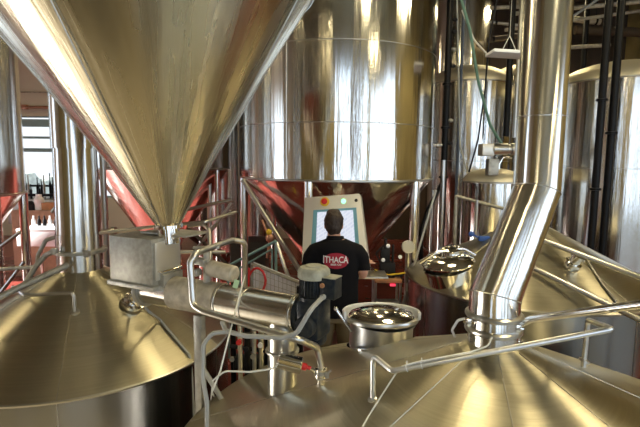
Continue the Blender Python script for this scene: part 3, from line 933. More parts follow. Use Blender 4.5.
b = NB(); tube(b, [Vector((W(104, 200, 5.6).x, 5.6, 0)), Vector((W(104, 200, 5.6).x, 5.6, 3.0))], .035); tag(obj('post', b, M['pipe']), 'upright steel post just right of the left flue', 'post')
b = NB(); tube(b, [W(96, 233, 3.8), W(112, 231, 3.8)], .02); rev(b, W(112, 231, 3.8), (1, 0, 0), [(.035, 0), (.035, .03)], 16); tag(obj('stub_pipe', b, M['pipe']), 'short stub pipe between left flue and feed box', 'pipe')

# ------------------------------------------------------------------ frame, mesh panel and red hose behind the auger
WM = thing('mesh_panel', 'white wire mesh panel behind the auger tube', 'panel', tuple(W(276, 320, 4.3)))
a_, b_, c_, d_ = W(252, 264, 4.5), W(300, 284, 4.0), W(300, 330, 4.0), W(252, 330, 4.5)
b = NB(); prism(b, [a_ + Vector((0, .1, 0)), b_ + Vector((0, .1, 0)), c_ + Vector((0, .1, 0)), d_ + Vector((0, .1, 0))], .01, (0, 1, 0)); obj('backing', b, M['white'], WM)
b = NB()
for i in range(13):
    t_ = i / 12; tube(b, [a_.lerp(b_, t_), d_.lerp(c_, t_)], .0022, seg=6)
for i in range(10):
    t_ = i / 9; tube(b, [a_.lerp(d_, t_), b_.lerp(c_, t_)], .0022, seg=6)
obj('wire_grid', b, M['dull'], WM)
b = NB(); tube(b, [d_, a_, b_ + Vector((.05, 0, -.01))], .014, 0); obj('top_rail', b, M['dull'], WM)
b = NB(); tube(b, [b_ + Vector((0.0, 0, -.02)), Vector((b_.x, b_.y, 0))], .03); obj('post', b, M['dark'], WM, label='black post')
b = NB(); tube(b, [Vector((d_.x, d_.y, d_.z)), Vector((d_.x, d_.y, 0))], .02); obj('post', b, M['dull'], WM)
for k, (pp, r, lab) in enumerate(((([W(228, 266, 5.0), W(276, 241, 4.8)]), .015, 'teal slanting stair rail left of the big cone'),
                                  (([W(240, 268, 4.9), W(272, 249, 4.8)]), .010, 'thinner teal rail running parallel under the stair rail'))):
    b = NB(); tube(b, pp, r); tube(b, [pp[0], Vector((pp[0].x, pp[0].y, 0))], r); tube(b, [pp[1], Vector((pp[1].x, pp[1].y, 0))], r); tag(obj('stair_rail', b, M['teal']), lab, 'rail')
b = NB(); tube(b, [W(277, 243, 4.75), W(285, 268, 4.6), W(298, 300, 4.5), Vector((W(298, 300, 4.5).x, 4.5, 0))], .018, .05); tag(obj('stair_post', b, M['pipe']), 'pale bent post dropping from the top of the teal rail', 'post')
pts = []
cr = W(257, 281, 4.2)
for i in range(15):
    a = R_(-150 + i * 22); pts.append(cr + Vector((.075 * math.cos(a), .01 * i / 14, .115 * math.sin(a))))
b = NB(); tube(b, [W(249, 268, 4.2), W(248, 290, 4.2)] + pts, .011, .02, seg=8); tag(obj('red_hose', b, M['red']), 'looped red hose hanging against the white mesh panel', 'hose')
o = thing('regulator', 'small brass regulator with yellow cap on the left fermenter leg', 'regulator', tuple(W(269, 235, 5.3)))
b = NB(); ell(b, W(269, 232, 5.3), (.035, .03, .035)); obj('cap', b, M['yellow'], o, label='yellow cap')
b = NB(); ell(b, W(270, 238, 5.3), (.05, .04, .05)); tube(b, [W(269, 236, 5.3), W(262, 220, 5.35)], .012); tube(b, [W(270, 240, 5.3), W(267, 258, 5.3)], .014); obj('body', b, M['copper'], o)
b = NB(); tube(b, [Vector((W(249, 240, 5.0).x, 5.0, 0)), Vector((W(249, 240, 5.0).x, 5.0, 1.62))], .035); box(b, W(258, 262, 5.2), (.36, .2, .5), None, .01)
b.free()
o = thing('dark_cabinet', 'dark brown metal cabinet low behind the teal rails', 'cabinet', (W(255, 262, 6.2).x, 6.2, 0))
b = NB(); z_ = W(255, 243, 6.0).z; cx_ = W(257, 262, 6.2).x - .1; box(b, (cx_, 6.3, z_ / 2), (.45, .5, z_), None, .01); obj('housing', b, M['walld'], o)
b = NB(); box(b, (cx_, 6.04, z_ / 2), (.38, .02, z_ - .15), None, .005); dd_ = obj('door', b, M['walld'], o)
b = NB(); box(b, (cx_ + .14, 6.02, z_ * .6), (.02, .03, .1), None, .004); obj('handle', b, M['pipe'], dd_)

VM = thing('valve_manifold', 'dark cluster of upright pipes and small valves under the auger', 'manifold', (W(250, 340, 3.1).x, 3.1, 0))
for k_, (px, Y_, r_m, m_) in enumerate(((240, 3.0, .016, 'pipe'), (247, 3.15, .022, 'blackpipe'), (254, 3.05, .014, 'dull'), (261, 3.2, .020, 'pipe'), (268, 3.3, .026, 'blackpipe'), (233, 3.35, .020, 'blackpipe'))):
    pt = W(px, 322 - (k_ % 3) * 6, Y_)
    b = NB(); tube(b, [(pt.x, Y_, 0), pt], r_m); rev(b, pt, (0, 0, 1), [(r_m, 0), (r_m * 1.6, .005), (r_m * 1.6, .03), (0, .035)], 14); obj('upright_pipe', b, M[m_], VM)
    q = W(px, 340 + (k_ * 7) % 18, Y_); b = NB(); rev(b, q + Vector((0, -.02, 0)), (0, -1, 0), [(.0, -.03), (.014, -.03), (.014, .02), (.018, .022), (.018, .028), (0, .028)], 14); obj('valve', b, M[('red', 'dark', 'pipe', 'white', 'dark', 'dull')[k_]], VM)
b = NB(); q0_, q1_ = W(230, 346, 3.2), W(272, 352, 3.2); tube(b, [q0_, q1_], .014); tube(b, [W(232, 332, 3.1), W(268, 336, 3.15)], .010); box(b, W(252, 362, 3.35), (.26, .08, .10), None, .01); obj('cross_pipe', b, M['dark'], VM)

# ------------------------------------------------------------------ control panel
CPn = W(334, 200, 4.55)
CT = thing('control_panel', 'tilted stainless control panel with lit touch screen facing the man', 'control panel', (CPn.x, 4.6, 0))
tl, tr, br_, bl_ = W(304.5, 197.5, 4.72), W(360, 193.5, 4.62), W(370, 274, 4.40), W(301, 276, 4.50)
nrm = (tr - tl).cross(bl_ - tl).normalized()
if nrm.y < 0: nrm = -nrm
b = NB(); prism(b, [tl, tr, br_, bl_], .16, nrm); bmesh.ops.recalc_face_normals(b, faces=b.faces[:]); bmesh.ops.bevel(b, geom=b.edges[:], offset=.008, segments=2, affect='EDGES'); PNL = obj('cabinet', b, M['panel'], CT)


def pp(s, t_, out=0.0):
    """point on the panel face: s across, t_ down"""
    return tl.lerp(tr, s).lerp(bl_.lerp(br_, s), t_) - nrm * out


b = NB(); prism(b, [pp(.17, .175), pp(.91, .175), pp(.89, .68), pp(.14, .68)], -.008, nrm); obj('screen_frame', b, M['bezel'], CT)
b = NB(); prism(b, [pp(.24, .205, .008), pp(.85, .205, .008), pp(.83, .65, .008), pp(.22, .65, .008)], -.003, nrm); obj('screen', b, M['screen'], CT, 0)
c = pp(.37, .075)
b = NB(); rev(b, c, -nrm, [(.046, 0), (.046, .006), (.0, .006)], 28); es = obj('button_plate', b, M['yellow'], CT, label='yellow round plate')
b = NB(); rev(b, c, -nrm, [(.018, .004), (.018, .02), (.029, .022), (.030, .03), (.024, .038), (0, .042)], 28); obj('stop_button', b, M['red'], es, label='red mushroom stop button')
b = NB(); rev(b, pp(.70, .085), -nrm, [(.022, 0), (.022, .006), (.016, .012), (0, .014)], 20); obj('indicator_light', b, M['led'], CT, label='lit green indicator')
b = NB(); rev(b, pp(.92, .085), -nrm, [(.016, 0), (.016, .008), (.008, .012), (0, .012)], 20); obj('key_switch', b, M['dark'], CT)
b = NB(); pc = pp(.5, .9) + nrm * .1; tube(b, [pc, Vector((pc.x, pc.y + .1, 0))], .045, seg=20); rev(b, (pc.x, pc.y + .1, 0), (0, 0, 1), [(.2, 0), (.2, .015), (.05, .02)], 28); obj('pedestal', b, M['pipe'], CT)
b = NB(); k0 = pp(.5, 1.0)
tz = W(365, 274, 4.25).z
box(b, (k0.x + .1, 4.27, tz - .01), (.72, .26, .02), None, .005); SH = obj('shelf', b, M['pipe'], CT)

# ------------------------------------------------------------------ the man at the panel


def loft(bm, secs, side=(1, 0, 0), n=20):
    rings = []
    for k, (c, rx, ry) in enumerate(secs):
        c = Vector(c)
        a = Vector(secs[max(0, k - 1)][0]); d = Vector(secs[min(len(secs) - 1, k + 1)][0])
        dr = (d - a).normalized()
        sx = (Vector(side) - dr * Vector(side).dot(dr)).normalized()
        sy = dr.cross(sx)
        rings.append([bm.verts.new(c + sx * math.cos(2 * PI * i / n) * rx + sy * math.sin(2 * PI * i / n) * ry) for i in range(n)])
    strip(bm, rings)


def remesh(name, bm, m, parent, vox, sm=6, label=None):
    bmesh.ops.recalc_face_normals(bm, faces=bm.faces[:])
    me = bpy.data.meshes.new('tmp'); bm.to_mesh(me); bm.free()
    t = bpy.data.objects.new('tmp', me); COL.objects.link(t)
    r = t.modifiers.new('r', 'REMESH'); r.mode = 'VOXEL'; r.voxel_size = vox
    s = t.modifiers.new('s', 'SMOOTH'); s.iterations = sm; s.factor = .5
    dg = bpy.context.evaluated_depsgraph_get(); dg.update()
    me2 = bpy.data.meshes.new_from_object(t.evaluated_get(dg))
    bpy.data.objects.remove(t); bpy.data.meshes.remove(me)
    me2.name = name
    me2.materials.clear(); me2.materials.append(m)
    me2.shade_smooth()
    o = bpy.data.objects.new(name, me2); COL.objects.link(o); o.parent = parent
    if label: o['label'] = label
    return o


Yp = 3.95
mp_ = W(336, 250, Yp)
MAN = thing('person', 'person seen from behind in black shirt with red oval logo at the control panel', 'person', (mp_.x, Yp, 0))
htop = W(333, 211.5, Yp).z
hs = (htop + .05) / 1.765      # body scale


def Q(x, y, z):
    return (x * hs, y * hs, z * hs)


def QH(x, y, z): return Q(x, y + .035, z - .048)


def q3(l): return [(Q(c[0] * (0.94 if abs(c[0]) > .14 else 1), c[1], c[2]), rx * hs * (1.06 if rx > .10 else 1), ry * hs) for c, rx, ry in l]


hxx = -0.02
ARM_R = [((.145, 0, 1.375), .045, .05), ((.205, 0, 1.355), .048, .052), ((.228, .0, 1.29), .046, .048), ((.230, -.03, 1.225), .042, .042), ((.236, .0, 1.19), .040, .040), ((.252, .07, 1.195), .040, .038), ((.278, .17, 1.22), .030, .028), ((.295, .24, 1.23), .024, .02)]
ARM_L = [((-.145, 0, 1.375), .045, .05), ((-.205, 0, 1.35), .048, .052), ((-.245, .0, 1.25), .046, .048), ((-.25, .01, 1.13), .040, .042), ((-.245, .05, 1.085), .040, .040), ((-.22, .12, 1.11), .038, .036), ((-.18, .22, 1.17), .030, .028), ((-.15, .29, 1.21), .024, .02)]
TORSO = [((0, 0, .86), .12, .10), ((0, 0, .93), .165, .12), ((0, 0, 1.02), .155, .11), ((0, 0, 1.10), .150, .105), ((0, 0.0, 1.22), .165, .115), ((0, .0, 1.34), .182, .115), ((0, .0, 1.41), .165, .095), ((0, .0, 1.455), .105, .075), ((0, .005, 1.49), .064, .062)]
b = NB()
loft(b, q3(TORSO))
loft(b, q3([((hxx * .5, .005, 1.44), .066, .064), ((hxx * .8, .012, 1.50), .056, .058), ((hxx, .035, 1.54), .054, .058)]))
ell(b, QH(hxx, .022, 1.655), (.068 * hs, .088 * hs, .100 * hs)); ell(b, QH(hxx, .055, 1.60), (.055 * hs, .062 * hs, .068 * hs))
loft(b, q3([((hxx, .150, 1.612), .008, .008), ((hxx, .170, 1.577), .015, .012), ((hxx, .147, 1.557), .012, .01)]))
for s in (-1, 1):
    ell(b, QH(hxx + s * .071, .018, 1.64), (.010 * hs, .022 * hs, .033 * hs))
    loft(b, q3([((s * .085, 0, .92), .085, .095), ((s * .095, .0, .75), .082, .085), ((s * .105, .01, .52), .055, .058), ((s * .11, -.01, .36), .052, .055), ((s * .115, -.02, .12), .032, .035), ((s * .115, -.02, .05), .034, .045)]))
    loft(b, q3([((s * .115, -.06, .035), .034, .03), ((s * .12, .03, .035), .04, .032), ((s * .13, .13, .028), .045, .024), ((s * .13, .17, .022), .032, .016)]), (1, 0, 0))
loft(b, q3(ARM_R)); loft(b, q3(ARM_L))


def hand(bm, wrist, d, s, palm_n):
    """palm, four fingers and a thumb; d forward, palm_n the way the palm faces, s = thumb side sign"""
    d = Vector(d).normalized(); pn = Vector(palm_n).normalized(); sd = d.cross(pn).normalized() * s
    w_ = Vector(wrist)
    loft(bm, [(w_ - d * .02, .026, .018), (w_ + d * .03, .036, .017), (w_ + d * .085, .041, .014), (w_ + d * .098, .038, .012)], sd)
    for i, (o_, ln) in enumerate(((.030, .072), (.010, .080), (-.010, .074), (-.029, .058))):
        p0 = w_ + d * .08 + sd * o_
        p1 = p0 + d * ln * .55 + pn * .004
        p2 = p1 + d * ln * .3 + pn * ln * .22
        p3 = p2 + d * ln * .12 + pn * ln * .26
        loft(bm, [(p0, .0092, .0092), (p1, .0088, .0088), (p2, .008, .008), (p3, .0065, .0065)], sd, 12)
    t0 = w_ + d * .025 + sd * .026
    t1 = t0 + d * .03 + sd * .030 + pn * .008
    t2 = t1 + d * .034 + sd * .010 + pn * .010
    loft(bm, [(t0, .014, .013), (t1, .0105, .0105), (t2, .0085, .0085)], pn, 12)


hand(b, Q(.280, .255, 1.232), (.25, 1, .03), -1, (0, .1, -1))
hand(b, Q(-.142, .30, 1.215), (.25, 1, .35), 1, (0, .35, -1))
BODY = remesh('body', b, M['skin'], MAN, .0065, 4)
# hair
b = NB(); ell(b, QH(hxx, .012, 1.672), (.079 * hs, .094 * hs, .099 * hs)); ell(b, QH(hxx, -.035, 1.63), (.064 * hs, .053 * hs, .066 * hs)); ell(b, QH(hxx, .05, 1.735), (.06 * hs, .06 * hs, .04 * hs))
bmesh.ops.recalc_face_normals(b, faces=b.faces[:])
HAIR = remesh('hair', b, M['hair'], MAN, .007, 2)
fz = 1.655 * hs
bmh = bmesh.new(); bmh.from_mesh(HAIR.data)
dele = [v for v in bmh.verts if (v.co.y > .085 * hs and v.co.z < 1.65 * hs) or (v.co.z < 1.555 * hs and v.co.y > .015 * hs)]
bmesh.ops.delete(bmh, geom=dele, context='VERTS')
for v in bmh.verts:
    v.co += v.co.normalized() * 0 + Vector((0, 0, 1)) * 0 + (v.co - Vector(QH(hxx, .01, 1.66))).normalized() * .007 * noise.noise(v.co * 45)
bmh.to_mesh(HAIR.data); bmh.free()
so = HAIR.modifiers.new('thick', 'SOLIDIFY'); so.thickness = .006; so.offset = 0
for s in (-1, 1):
    b = NB(); ell(b, Vector(QH(hxx + s * .03, .103, 1.66)) + MAN.location, (.013, .010, .010)); ey = obj('eye', b, M['eye'], MAN)
    b = NB(); ell(b, Vector(QH(hxx + s * .03, .112, 1.66)) + MAN.location, (.006, .004, .006)); obj('iris', b, M['dark'], ey)
b = NB(); ell(b, Vector(QH(hxx, .112, 1.585)) + MAN.location, (.024, .006, .006)); obj('lips', b, M['logo'], MAN)
# shirt
g_ = .016
b = NB()
loft(b, q3([((0, 0, .845), .182, .135)] + [((0, 0, z), rx, ry) for z, rx, ry in ((.90, .184, .138), (1.0, .182, .132), (1.10, .180, .126), (1.22, .188, .132), (1.34, .200, .130), (1.415, .190, .122), (1.456, .150, .106), (1.487, .088, .086))]))
for A in (ARM_R, ARM_L):
    sg = 1 if A is ARM_R else -1
    loft(b, q3([((sg * .12, 0, 1.395), .075, .080), ((sg * .185, 0, 1.375), .076, .082), ((sg * .222, 0, 1.33), .070, .076), ((sg * .236, -.005, 1.28), .062, .066), ((sg * .240, -.02, 1.225), .064, .068)]))
SHIRT = remesh('shirt', b, M['shirt'], MAN, .009, 8)
b = NB(); cc2 = Vector(Q(hxx * .4, .006, 1.478)) + MAN.location
rev(b, cc2 - Vector((0, 0, .012)), (hxx * .4, .15, 1), [(.074, 0), (.080, .0), (.072, .042), (.066, .046), (.062, .042), (.066, 0)], 36, False); obj('collar', b, M['shirt'], MAN)
# trousers
b = NB()
loft(b, q3([((0, 0, .80), .150, .118), ((0, 0, .90), .172, .126), ((0, 0, .99), .163, .118)]))
for s in (-1, 1):
    loft(b, q3([((s * .085, 0, .93), .095, .112), ((s * .095, 0, .78), .098, .104), ((s * .105, .01, .52), .075, .078), ((s * .11, -.01, .34), .068, .072), ((s * .115, -.02, .10), .060, .068)]))
remesh('trousers', b, M['khaki'], MAN, .010, 5)
for s in (-1, 1):
    b = NB(); loft(b, q3([((s * .115, -.085, .04), .036, .04), ((s * .118, -.02, .045), .048, .045), ((s * .125, .08, .04), .052, .04), ((s * .132, .17, .03), .05, .03), ((s * .132, .20, .024), .034, .022)]), (1, 0, 0)); remesh('shoe', b, M['dark'], MAN, .008, 4)
# printed logo, pressed onto the back of the shirt
dg = bpy.context.evaluated_depsgraph_get(); dg.update()
bv = BVHTree.FromObject(SHIRT, dg)
off = MAN.location


def press(bm, gap):
    for v_ in bm.verts:
        h_ = bv.ray_cast(Vector((v_.co.x, -1, v_.co.z)), Vector((0, 1, 0)))
        if h_[0] is not None: v_.co.y = h_[0].y - gap


lc = W(336, 261, Yp - .13) - off
ow, oh = .104, .065
b = NB(); rings = []
for k in range(0, 15):
    f = k / 14.0
    if k == 0: rings.append([b.verts.new((lc.x, 0, lc.z))]); continue
    rings.append([b.verts.new((lc.x + ow * f * math.cos(2 * PI * i / 56), 0, lc.z + oh * f * math.sin(2 * PI * i / 56))) for i in range(56)])
strip(b, rings, True, False, False)
press(b, .0035)
me = bpy.data.meshes.new('logo'); b.to_mesh(me); b.free(); me.materials.append(M['logo'])
LG = bpy.data.objects.new('shirt_logo', me); COL.objects.link(LG); LG.parent = SHIRT; LG['label'] = 'dark red oval print'


def lettering(txt, size, x, z, xs, parent, m, gap, arch=0.0, bold=.0):
    cu = bpy.data.curves.new('t', 'FONT'); cu.body = txt; cu.size = size; cu.align_x = 'CENTER'; cu.align_y = 'CENTER'; cu.offset = bold
    to = bpy.data.objects.new('t', cu); COL.objects.link(to)
    dg = bpy.context.evaluated_depsgraph_get(); dg.update()
    tm = bpy.data.meshes.new_from_object(to.evaluated_get(dg))
    bpy.data.objects.remove(to)
    bb = bmesh.new(); bb.from_mesh(tm); bpy.data.meshes.remove(tm)
    for v_ in bb.verts:
        X, Z = v_.co.x * xs, v_.co.y
        Z *= 1 + arch * (X / .12) ** 2
        v_.co = Vector((x + X, 0, z + Z))
    bmesh.ops.triangulate(bb, faces=bb.faces[:])
    bmesh.ops.subdivide_edges(bb, edges=[e for e in bb.edges if e.calc_length() > .012], cuts=2)
    press(bb, gap)
    me = bpy.data.meshes.new('lettering'); bb.to_mesh(me); bb.free(); me.materials.append(m)
    o = bpy.data.objects.new('lettering', me); COL.objects.link(o); o.parent = parent; o['label'] = 'white printed letters'
    return o


lettering('ITHACA', .066, lc.x - .004, lc.z + .008, .86, LG, M['print'], .006, arch=.45, bold=.0014)
lettering('BEER CO', .020, lc.x, lc.z - .030, 1.1, LG, M['print'], .006, bold=.0006)

# ------------------------------------------------------------------ equipment right of the man
GS = thing('gauge_stand', 'round ivory disc gauge on a steel post beside the farther kettle', 'gauge', (W(408, 247, 5.0).x, 5.05, 0))
gc = W(408.5, 247, 4.98)
b = NB(); rev(b, gc, (0, -1, .12), [(0, -.03), (.066, -.03), (.07, -.025), (.07, .0), (.064, .008), (.060, .004), (0, .004)], 36); obj('disc', b, M['disc'], GS)
b = NB(); tube(b, [Vector((gc.x, gc.y + .05, 0)), Vector((gc.x, gc.y + .05, gc.z - .02))], .024); rev(b, (gc.x, gc.y + .05, 0), (0, 0, 1), [(.1, 0), (.1, .012), (.03, .02)], 20); obj('post', b, M['pipe'], GS)
CA = thing('test_bench', 'small cluttered steel bench with black instruments right of the man', 'bench', (W(388, 290, 4.6).x, 4.6, 0))
tz = W(388, 279, 4.6).z; cx_ = W(387, 280, 4.6).x
b = NB(); box(b, (cx_, 4.62, tz), (.26, .24, .03), None, .004); obj('bench_top', b, M['card'], CA)
b = NB(); box(b, (cx_, 4.62, tz - .25), (.26, .24, .02), None, .004); obj('lower_shelf', b, M['pipe'], CA)
for dx in (-.12, .12):
    for dy in (-.1, .1):
        b = NB(); tube(b, [(cx_ + dx, 4.62 + dy, 0), (cx_ + dx, 4.62 + dy, tz)], .013); obj('leg', b, M['pipe'], CA)
IN = thing('instrument_cluster', 'black manifold with gauges and white knobs on the small bench', 'instrument', (cx_, 4.62, tz))
b = NB(); box(b, (cx_ + .0, 4.62, tz + .09), (.15, .09, .15), None, .01); box(b, (cx_ - .02, 4.64, tz + .22), (.09, .08, .16), None, .01); box(b, (cx_, 4.6, tz + .04), (.3, .05, .025), None, .004)
tube(b, [(cx_ - .02, 4.62, tz + .25), (cx_ - .02, 4.62, tz + .40)], .015); tube(b, [(cx_ + .05, 4.6, tz + .12), (cx_ + .05, 4.6, tz + .34)], .012); tube(b, [(cx_ - .07, 4.6, tz + .16), (cx_ - .12, 4.58, tz + .26), (cx_ - .04, 4.58, tz + .34)], .008, .03)
obj('manifold', b, M['dark'], IN)
for px, py in ((388, 246), (383, 260), (400, 257)):
    b = NB(); rev(b, W(px, py, 4.55), (0, -1, .2), [(0.016, 0), (.02, .01), (.014, .02), (0, .02)], 14); obj('knob', b, M['white'], IN, label='white knob')
b = NB(); tube(b, [W(375, 270, 4.4), W(388, 275, 4.5), W(405, 273, 4.6)], .008, .02); obj('yellow_line', b, M['yellow'], IN)
b = NB(); box(b, (cx_ + .04, 4.49, tz - .03), (.05, .02, .02)); obj('lit_display', b, mat('red_display', (.3, 0, 0), .4, emit=(1, .05, .1), estr=1.2), CA, label='glowing red display')
b = NB(); tube(b, [W(360, 266, 4.3), W(372, 268, 4.32), W(380, 275, 4.35), W(392, 276, 4.5)], .006, .03, seg=8); tag(obj('cable', b, M['dark']), 'black cable looping from the panel shelf to the bench', 'cable')
b = NB(); tube(b, [(W(408, 300, 5.6).x + .05, 5.6, 0), (W(408, 180, 5.6).x + .09, 5.6, W(408, 184, 5.6).z)], .045, seg=20)
b.free()
b = NB(); tube(b, [W(401, 310, 4.9), W(436, 190, 5.2)], .012); tube(b, [W(401, 310, 4.9), Vector((W(401, 310, 4.9).x, 4.9, 0))], .012); tag(obj('leaning_rod', b, M['conduit']), 'thin grey rod leaning beside the round disc gauge', 'rod')

# ------------------------------------------------------------------ black risers, pump and cables in the background


def vpipe(px0, py0, Y, r, z0, z1, m, name, label, group=None, extras=()):
    p = W(px0, py0, Y)
    t = thing(name, label, 'pipe', (p.x, p.y, z0), group)
    b = NB(); tube(b, [(p.x, p.y, z0), (p.x, p.y, z1)], r, seg=20); obj('pipe', b, m, t)
    for z in extras:
        b = NB(); rev(b, (p.x, p.y, z), (0, 0, 1), [(r, 0), (r * 1.5, .004), (r * 1.5, .03), (r, .034)], 20, False); obj('coupling', b, m, t)
    return t, p


vpipe(602, 100, 6.05, .046, 0, ZC, M['blackpipe'], 'black_riser', 'left of the two thick black vertical pipes before the wide domed tank', extras=(2.9, 1.8))
vpipe(614, 100, 6.05, .046, 0, ZC, M['blackpipe'], 'black_riser', 'right of the two thick black vertical pipes before the wide domed tank', extras=(2.5,))
vpipe(511, 40, 7.3, .045, W(511, 75, 7.3).z - .9, ZC, M['blackpipe'], 'black_riser', 'black vertical pipe ending beside the hanging light fixture')
vpipe(519.5, 40, 7.6, .03, W(511, 75, 7.3).z - .9, ZC, M['pipe'], 'grey_riser', 'grey vertical pipe just left of the tall flue top')
t, p = vpipe(447, 90, 6.9, .045, 0, ZC, M['blackpipe'], 'valved_riser', 'black vertical pipe with valves right of the big fermenter', extras=(3.2, 2.6, 1.9))
for py in (18, 30, 48, 65, 120, 143):
    q = W(448, py, 6.8); b = NB(); ell(b, (p.x + .06, p.y - .03, q.z), (.035, .03, .03)); tube(b, [(p.x, p.y, q.z), (p.x + .1, p.y - .03, q.z)], .014); obj('valve', b, M['dark'] if py % 4 else M['dull'], t)
q = W(440, 145, 6.8); b = NB(); tube(b, [(p.x, p.y, q.z), (p.x - .24, p.y, q.z)], .022); rev(b, (p.x - .12, p.y, q.z), (1, 0, 0), [(.04, 0), (.04, .03)], 16); obj('branch', b, M['pipe'], t)
b = NB(); tube(b, [(p.x, p.y - .02, W(448, 180, 6.8).z), W(428, 210, 6.2), W(421, 232, 6.1), W(421, 300, 6.1)], .03, .1); obj('lower_bend', b, M['blackpipe'], t)
vpipe(460.5, 90, 7.2, .022, 0, ZC, M['bluepl'] if 0 else mat('blue_grey_pipe', (.06, .08, .12), .4), 'thin_riser', 'thin blue-grey vertical pipe right of the valved black pipe')
for pts, m, lab in (([W(460, -5, 6.5), W(470, 30, 6.5), W(478, 80, 6.5), W(490, 125, 6.5), W(503, 146, 6.5)], 'green', 'green cable swinging down to the pump'),
                    ([W(497, 0, 6.6), W(489, 40, 6.6), W(485, 90, 6.6), W(478, 140, 6.6), W(469, 172, 6.7)], 'dark', 'dark cable falling to the lid of the small squat tank'),
                    ([W(457, 0, 6.9), W(459, 100, 6.9), W(460, 145, 6.9), W(467, 172, 6.8)], 'conduit', 'thin grey cable beside the slim tank running to the small squat tank'),
                    ([W(462, 10, 6.7), W(474, 40, 6.7), W(488, 55, 6.7)], 'cable', 'thin pale wire running to the hanging light fixture')):
    b = NB(); tube(b, pts, .012 if m != 'green' else .02, .3, seg=8); tag(obj('cable', b, M[m]), lab, 'cable')
PM = thing('pump', 'horizontal stainless pump housing on a box above the small tank', 'pump', tuple(W(500, 160, 6.4)))
q = W(487, 150, 6.4)
b = NB(); box(b, W(486, 150, 6.45), (.16, .2, .16), None, .01); obj('junction_box', b, M['panel'], PM)
b = NB(); rev(b, W(492, 149, 6.4), (1, 0, 0), [(.05, 0), (.075, .01), (.075, .20), (.06, .21), (.06, .24), (.08, .25), (.08, .36), (.07, .38), (0, .38)], 28); obj('motor', b, M['pipe'], PM)
b = NB(); box(b, W(492, 167, 6.5), (.14, .14, .22), None, .01); obj('mount', b, M['dull'], PM)
b = NB(); tube(b, [W(499, 178, 6.85), W(499, 165, 6.85), W(503, 157, 6.85), W(512, 158, 6.85)], .014, .05); tube(b, [W(499, 185, 6.85), W(499, 170, 6.85)], .03)
obj('spray_fitting', b, M['polish'], T6)
# hanging light fixture
HL = thing('hanging_light', 'white rectangular light fixture hanging on thin wires at top right', 'light', tuple(W(510, 58, 5.6)))
q = W(508, 54, 5.6)
b = NB(); box(b, q, (.42, .30, .035), Matrix.Rotation(.05, 3, 'Y'), .005); obj('housing', b, M['white'], HL)
for dx in (-.08, .10):
    b = NB(); tube(b, [q + Vector((dx, 0, .015)), q + Vector((.01, 0, .2)), Vector((q.x + .01, q.y, ZC))], .004, seg=6); obj('wire', b, M['cable'], HL)
# small frame in front of the small tank
b = NB(); tube(b, [Vector((W(457, 196, 6.2).x, 6.2, 0)), W(456, 196, 6.2), W(505, 209, 6.0), Vector((W(505, 209, 6.0).x, 6.0, 0))], .022, .02); tag(obj('tank_guard', b, M['dull']), 'steel guard rail in front of the small squat tank', 'rail')
for px, nm in ((476, 'left'), ):
    vpipe(476, 220, 6.1, .02, 0, W(476, 200, 6.1).z, M['pipe'], 'upright_pipe', 'short upright steel pipe under the guard by the squat tank')
vpipe(441, 230, 6.6, .03, 0, W(441, 160, 6.6).z, M['pipe'], 'upright_pipe', 'upright steel pipe beside the dark lower bend right of the fermenter')
vpipe(431, 230, 6.9, .02, 0, W(431, 190, 6.9).z, M['pipe'], 'upright_pipe', 'thinner upright steel pipe close against the fermenter cone')

# overhead pipes at the upper right
over = [((510, 14), (660, 0), 8.5, .035, 'dust', 'upper pale overhead pipe at the top right'), ((505, 30), (660, 8), 9.0, .03, 'dust', 'second pale overhead pipe under the top one'),
        ((560, 25), (606, -6), 8.2, .02, 'conduit', 'thin slanting grey brace at the top right'), ((560, 48), (610, 45), 9.2, .035, 'dust', 'short level overhead pipe above the wide tank'),
        ((490, 8), (530, 6), 8.0, .03, 'dust', 'small overhead pipe left of the flue'), ((490, 22), (540, 28), 8.4, .025, 'dull', 'dull overhead pipe left of the flue'), ((488, 40), (530, 34), 9.5, .05, 'walld', 'thick dark overhead duct left of the flue'),
        ((575, 30), (660, 33), 11.0, .10, 'walld', 'thick brown overhead duct behind the black pipes'), ((565, 18), (600, 22), 9.8, .06, 'dust', 'dusty overhead pipe end beside the flue')]
for a, c, Y, r, m, lab in over:
    pa, pc_ = W(*a, Y), W(*c, Y)
    o = thing('overhead_pipe', lab, 'pipe', tuple(pa), 'overhead pipes')
    b = NB(); tube(b, [pa, pc_], r, seg=14); obj('tube', b, M[m], o)
    for t_ in (.12, .88):
        q = pa.lerp(pc_, t_); b = NB(); tube(b, [q, Vector((q.x, q.y, ZC))], .006, seg=6); rev(b, q, pc_ - pa, [(r, -.02), (r + .008, -.018), (r + .008, .018), (r, .02)], 14); obj('hanger', b, M['blackpipe'], o)
for px, Y, r in ((586, 9.3, .05), (622, 9.4, .02)):
    vpipe(px, 30, Y, r, W(px, 75, Y).z - 1, ZC, M['pipe'] if r < .03 else M['blackpipe'], 'drop_pipe', 'thin steel drop pipe above the wide domed tank' if r < .03 else 'dark drop pipe behind the flue at the top right')
for k in range(5):
    b = NB(); box(b, (XR / 2, 7.5 + k * 1.3, ZC - .12), (XR - .2, .12, .22), None, .01); tag(obj('roof_beam', b, M['walld']), 'dark steel roof beam under the ceiling at the right', 'beam', 'roof beams')

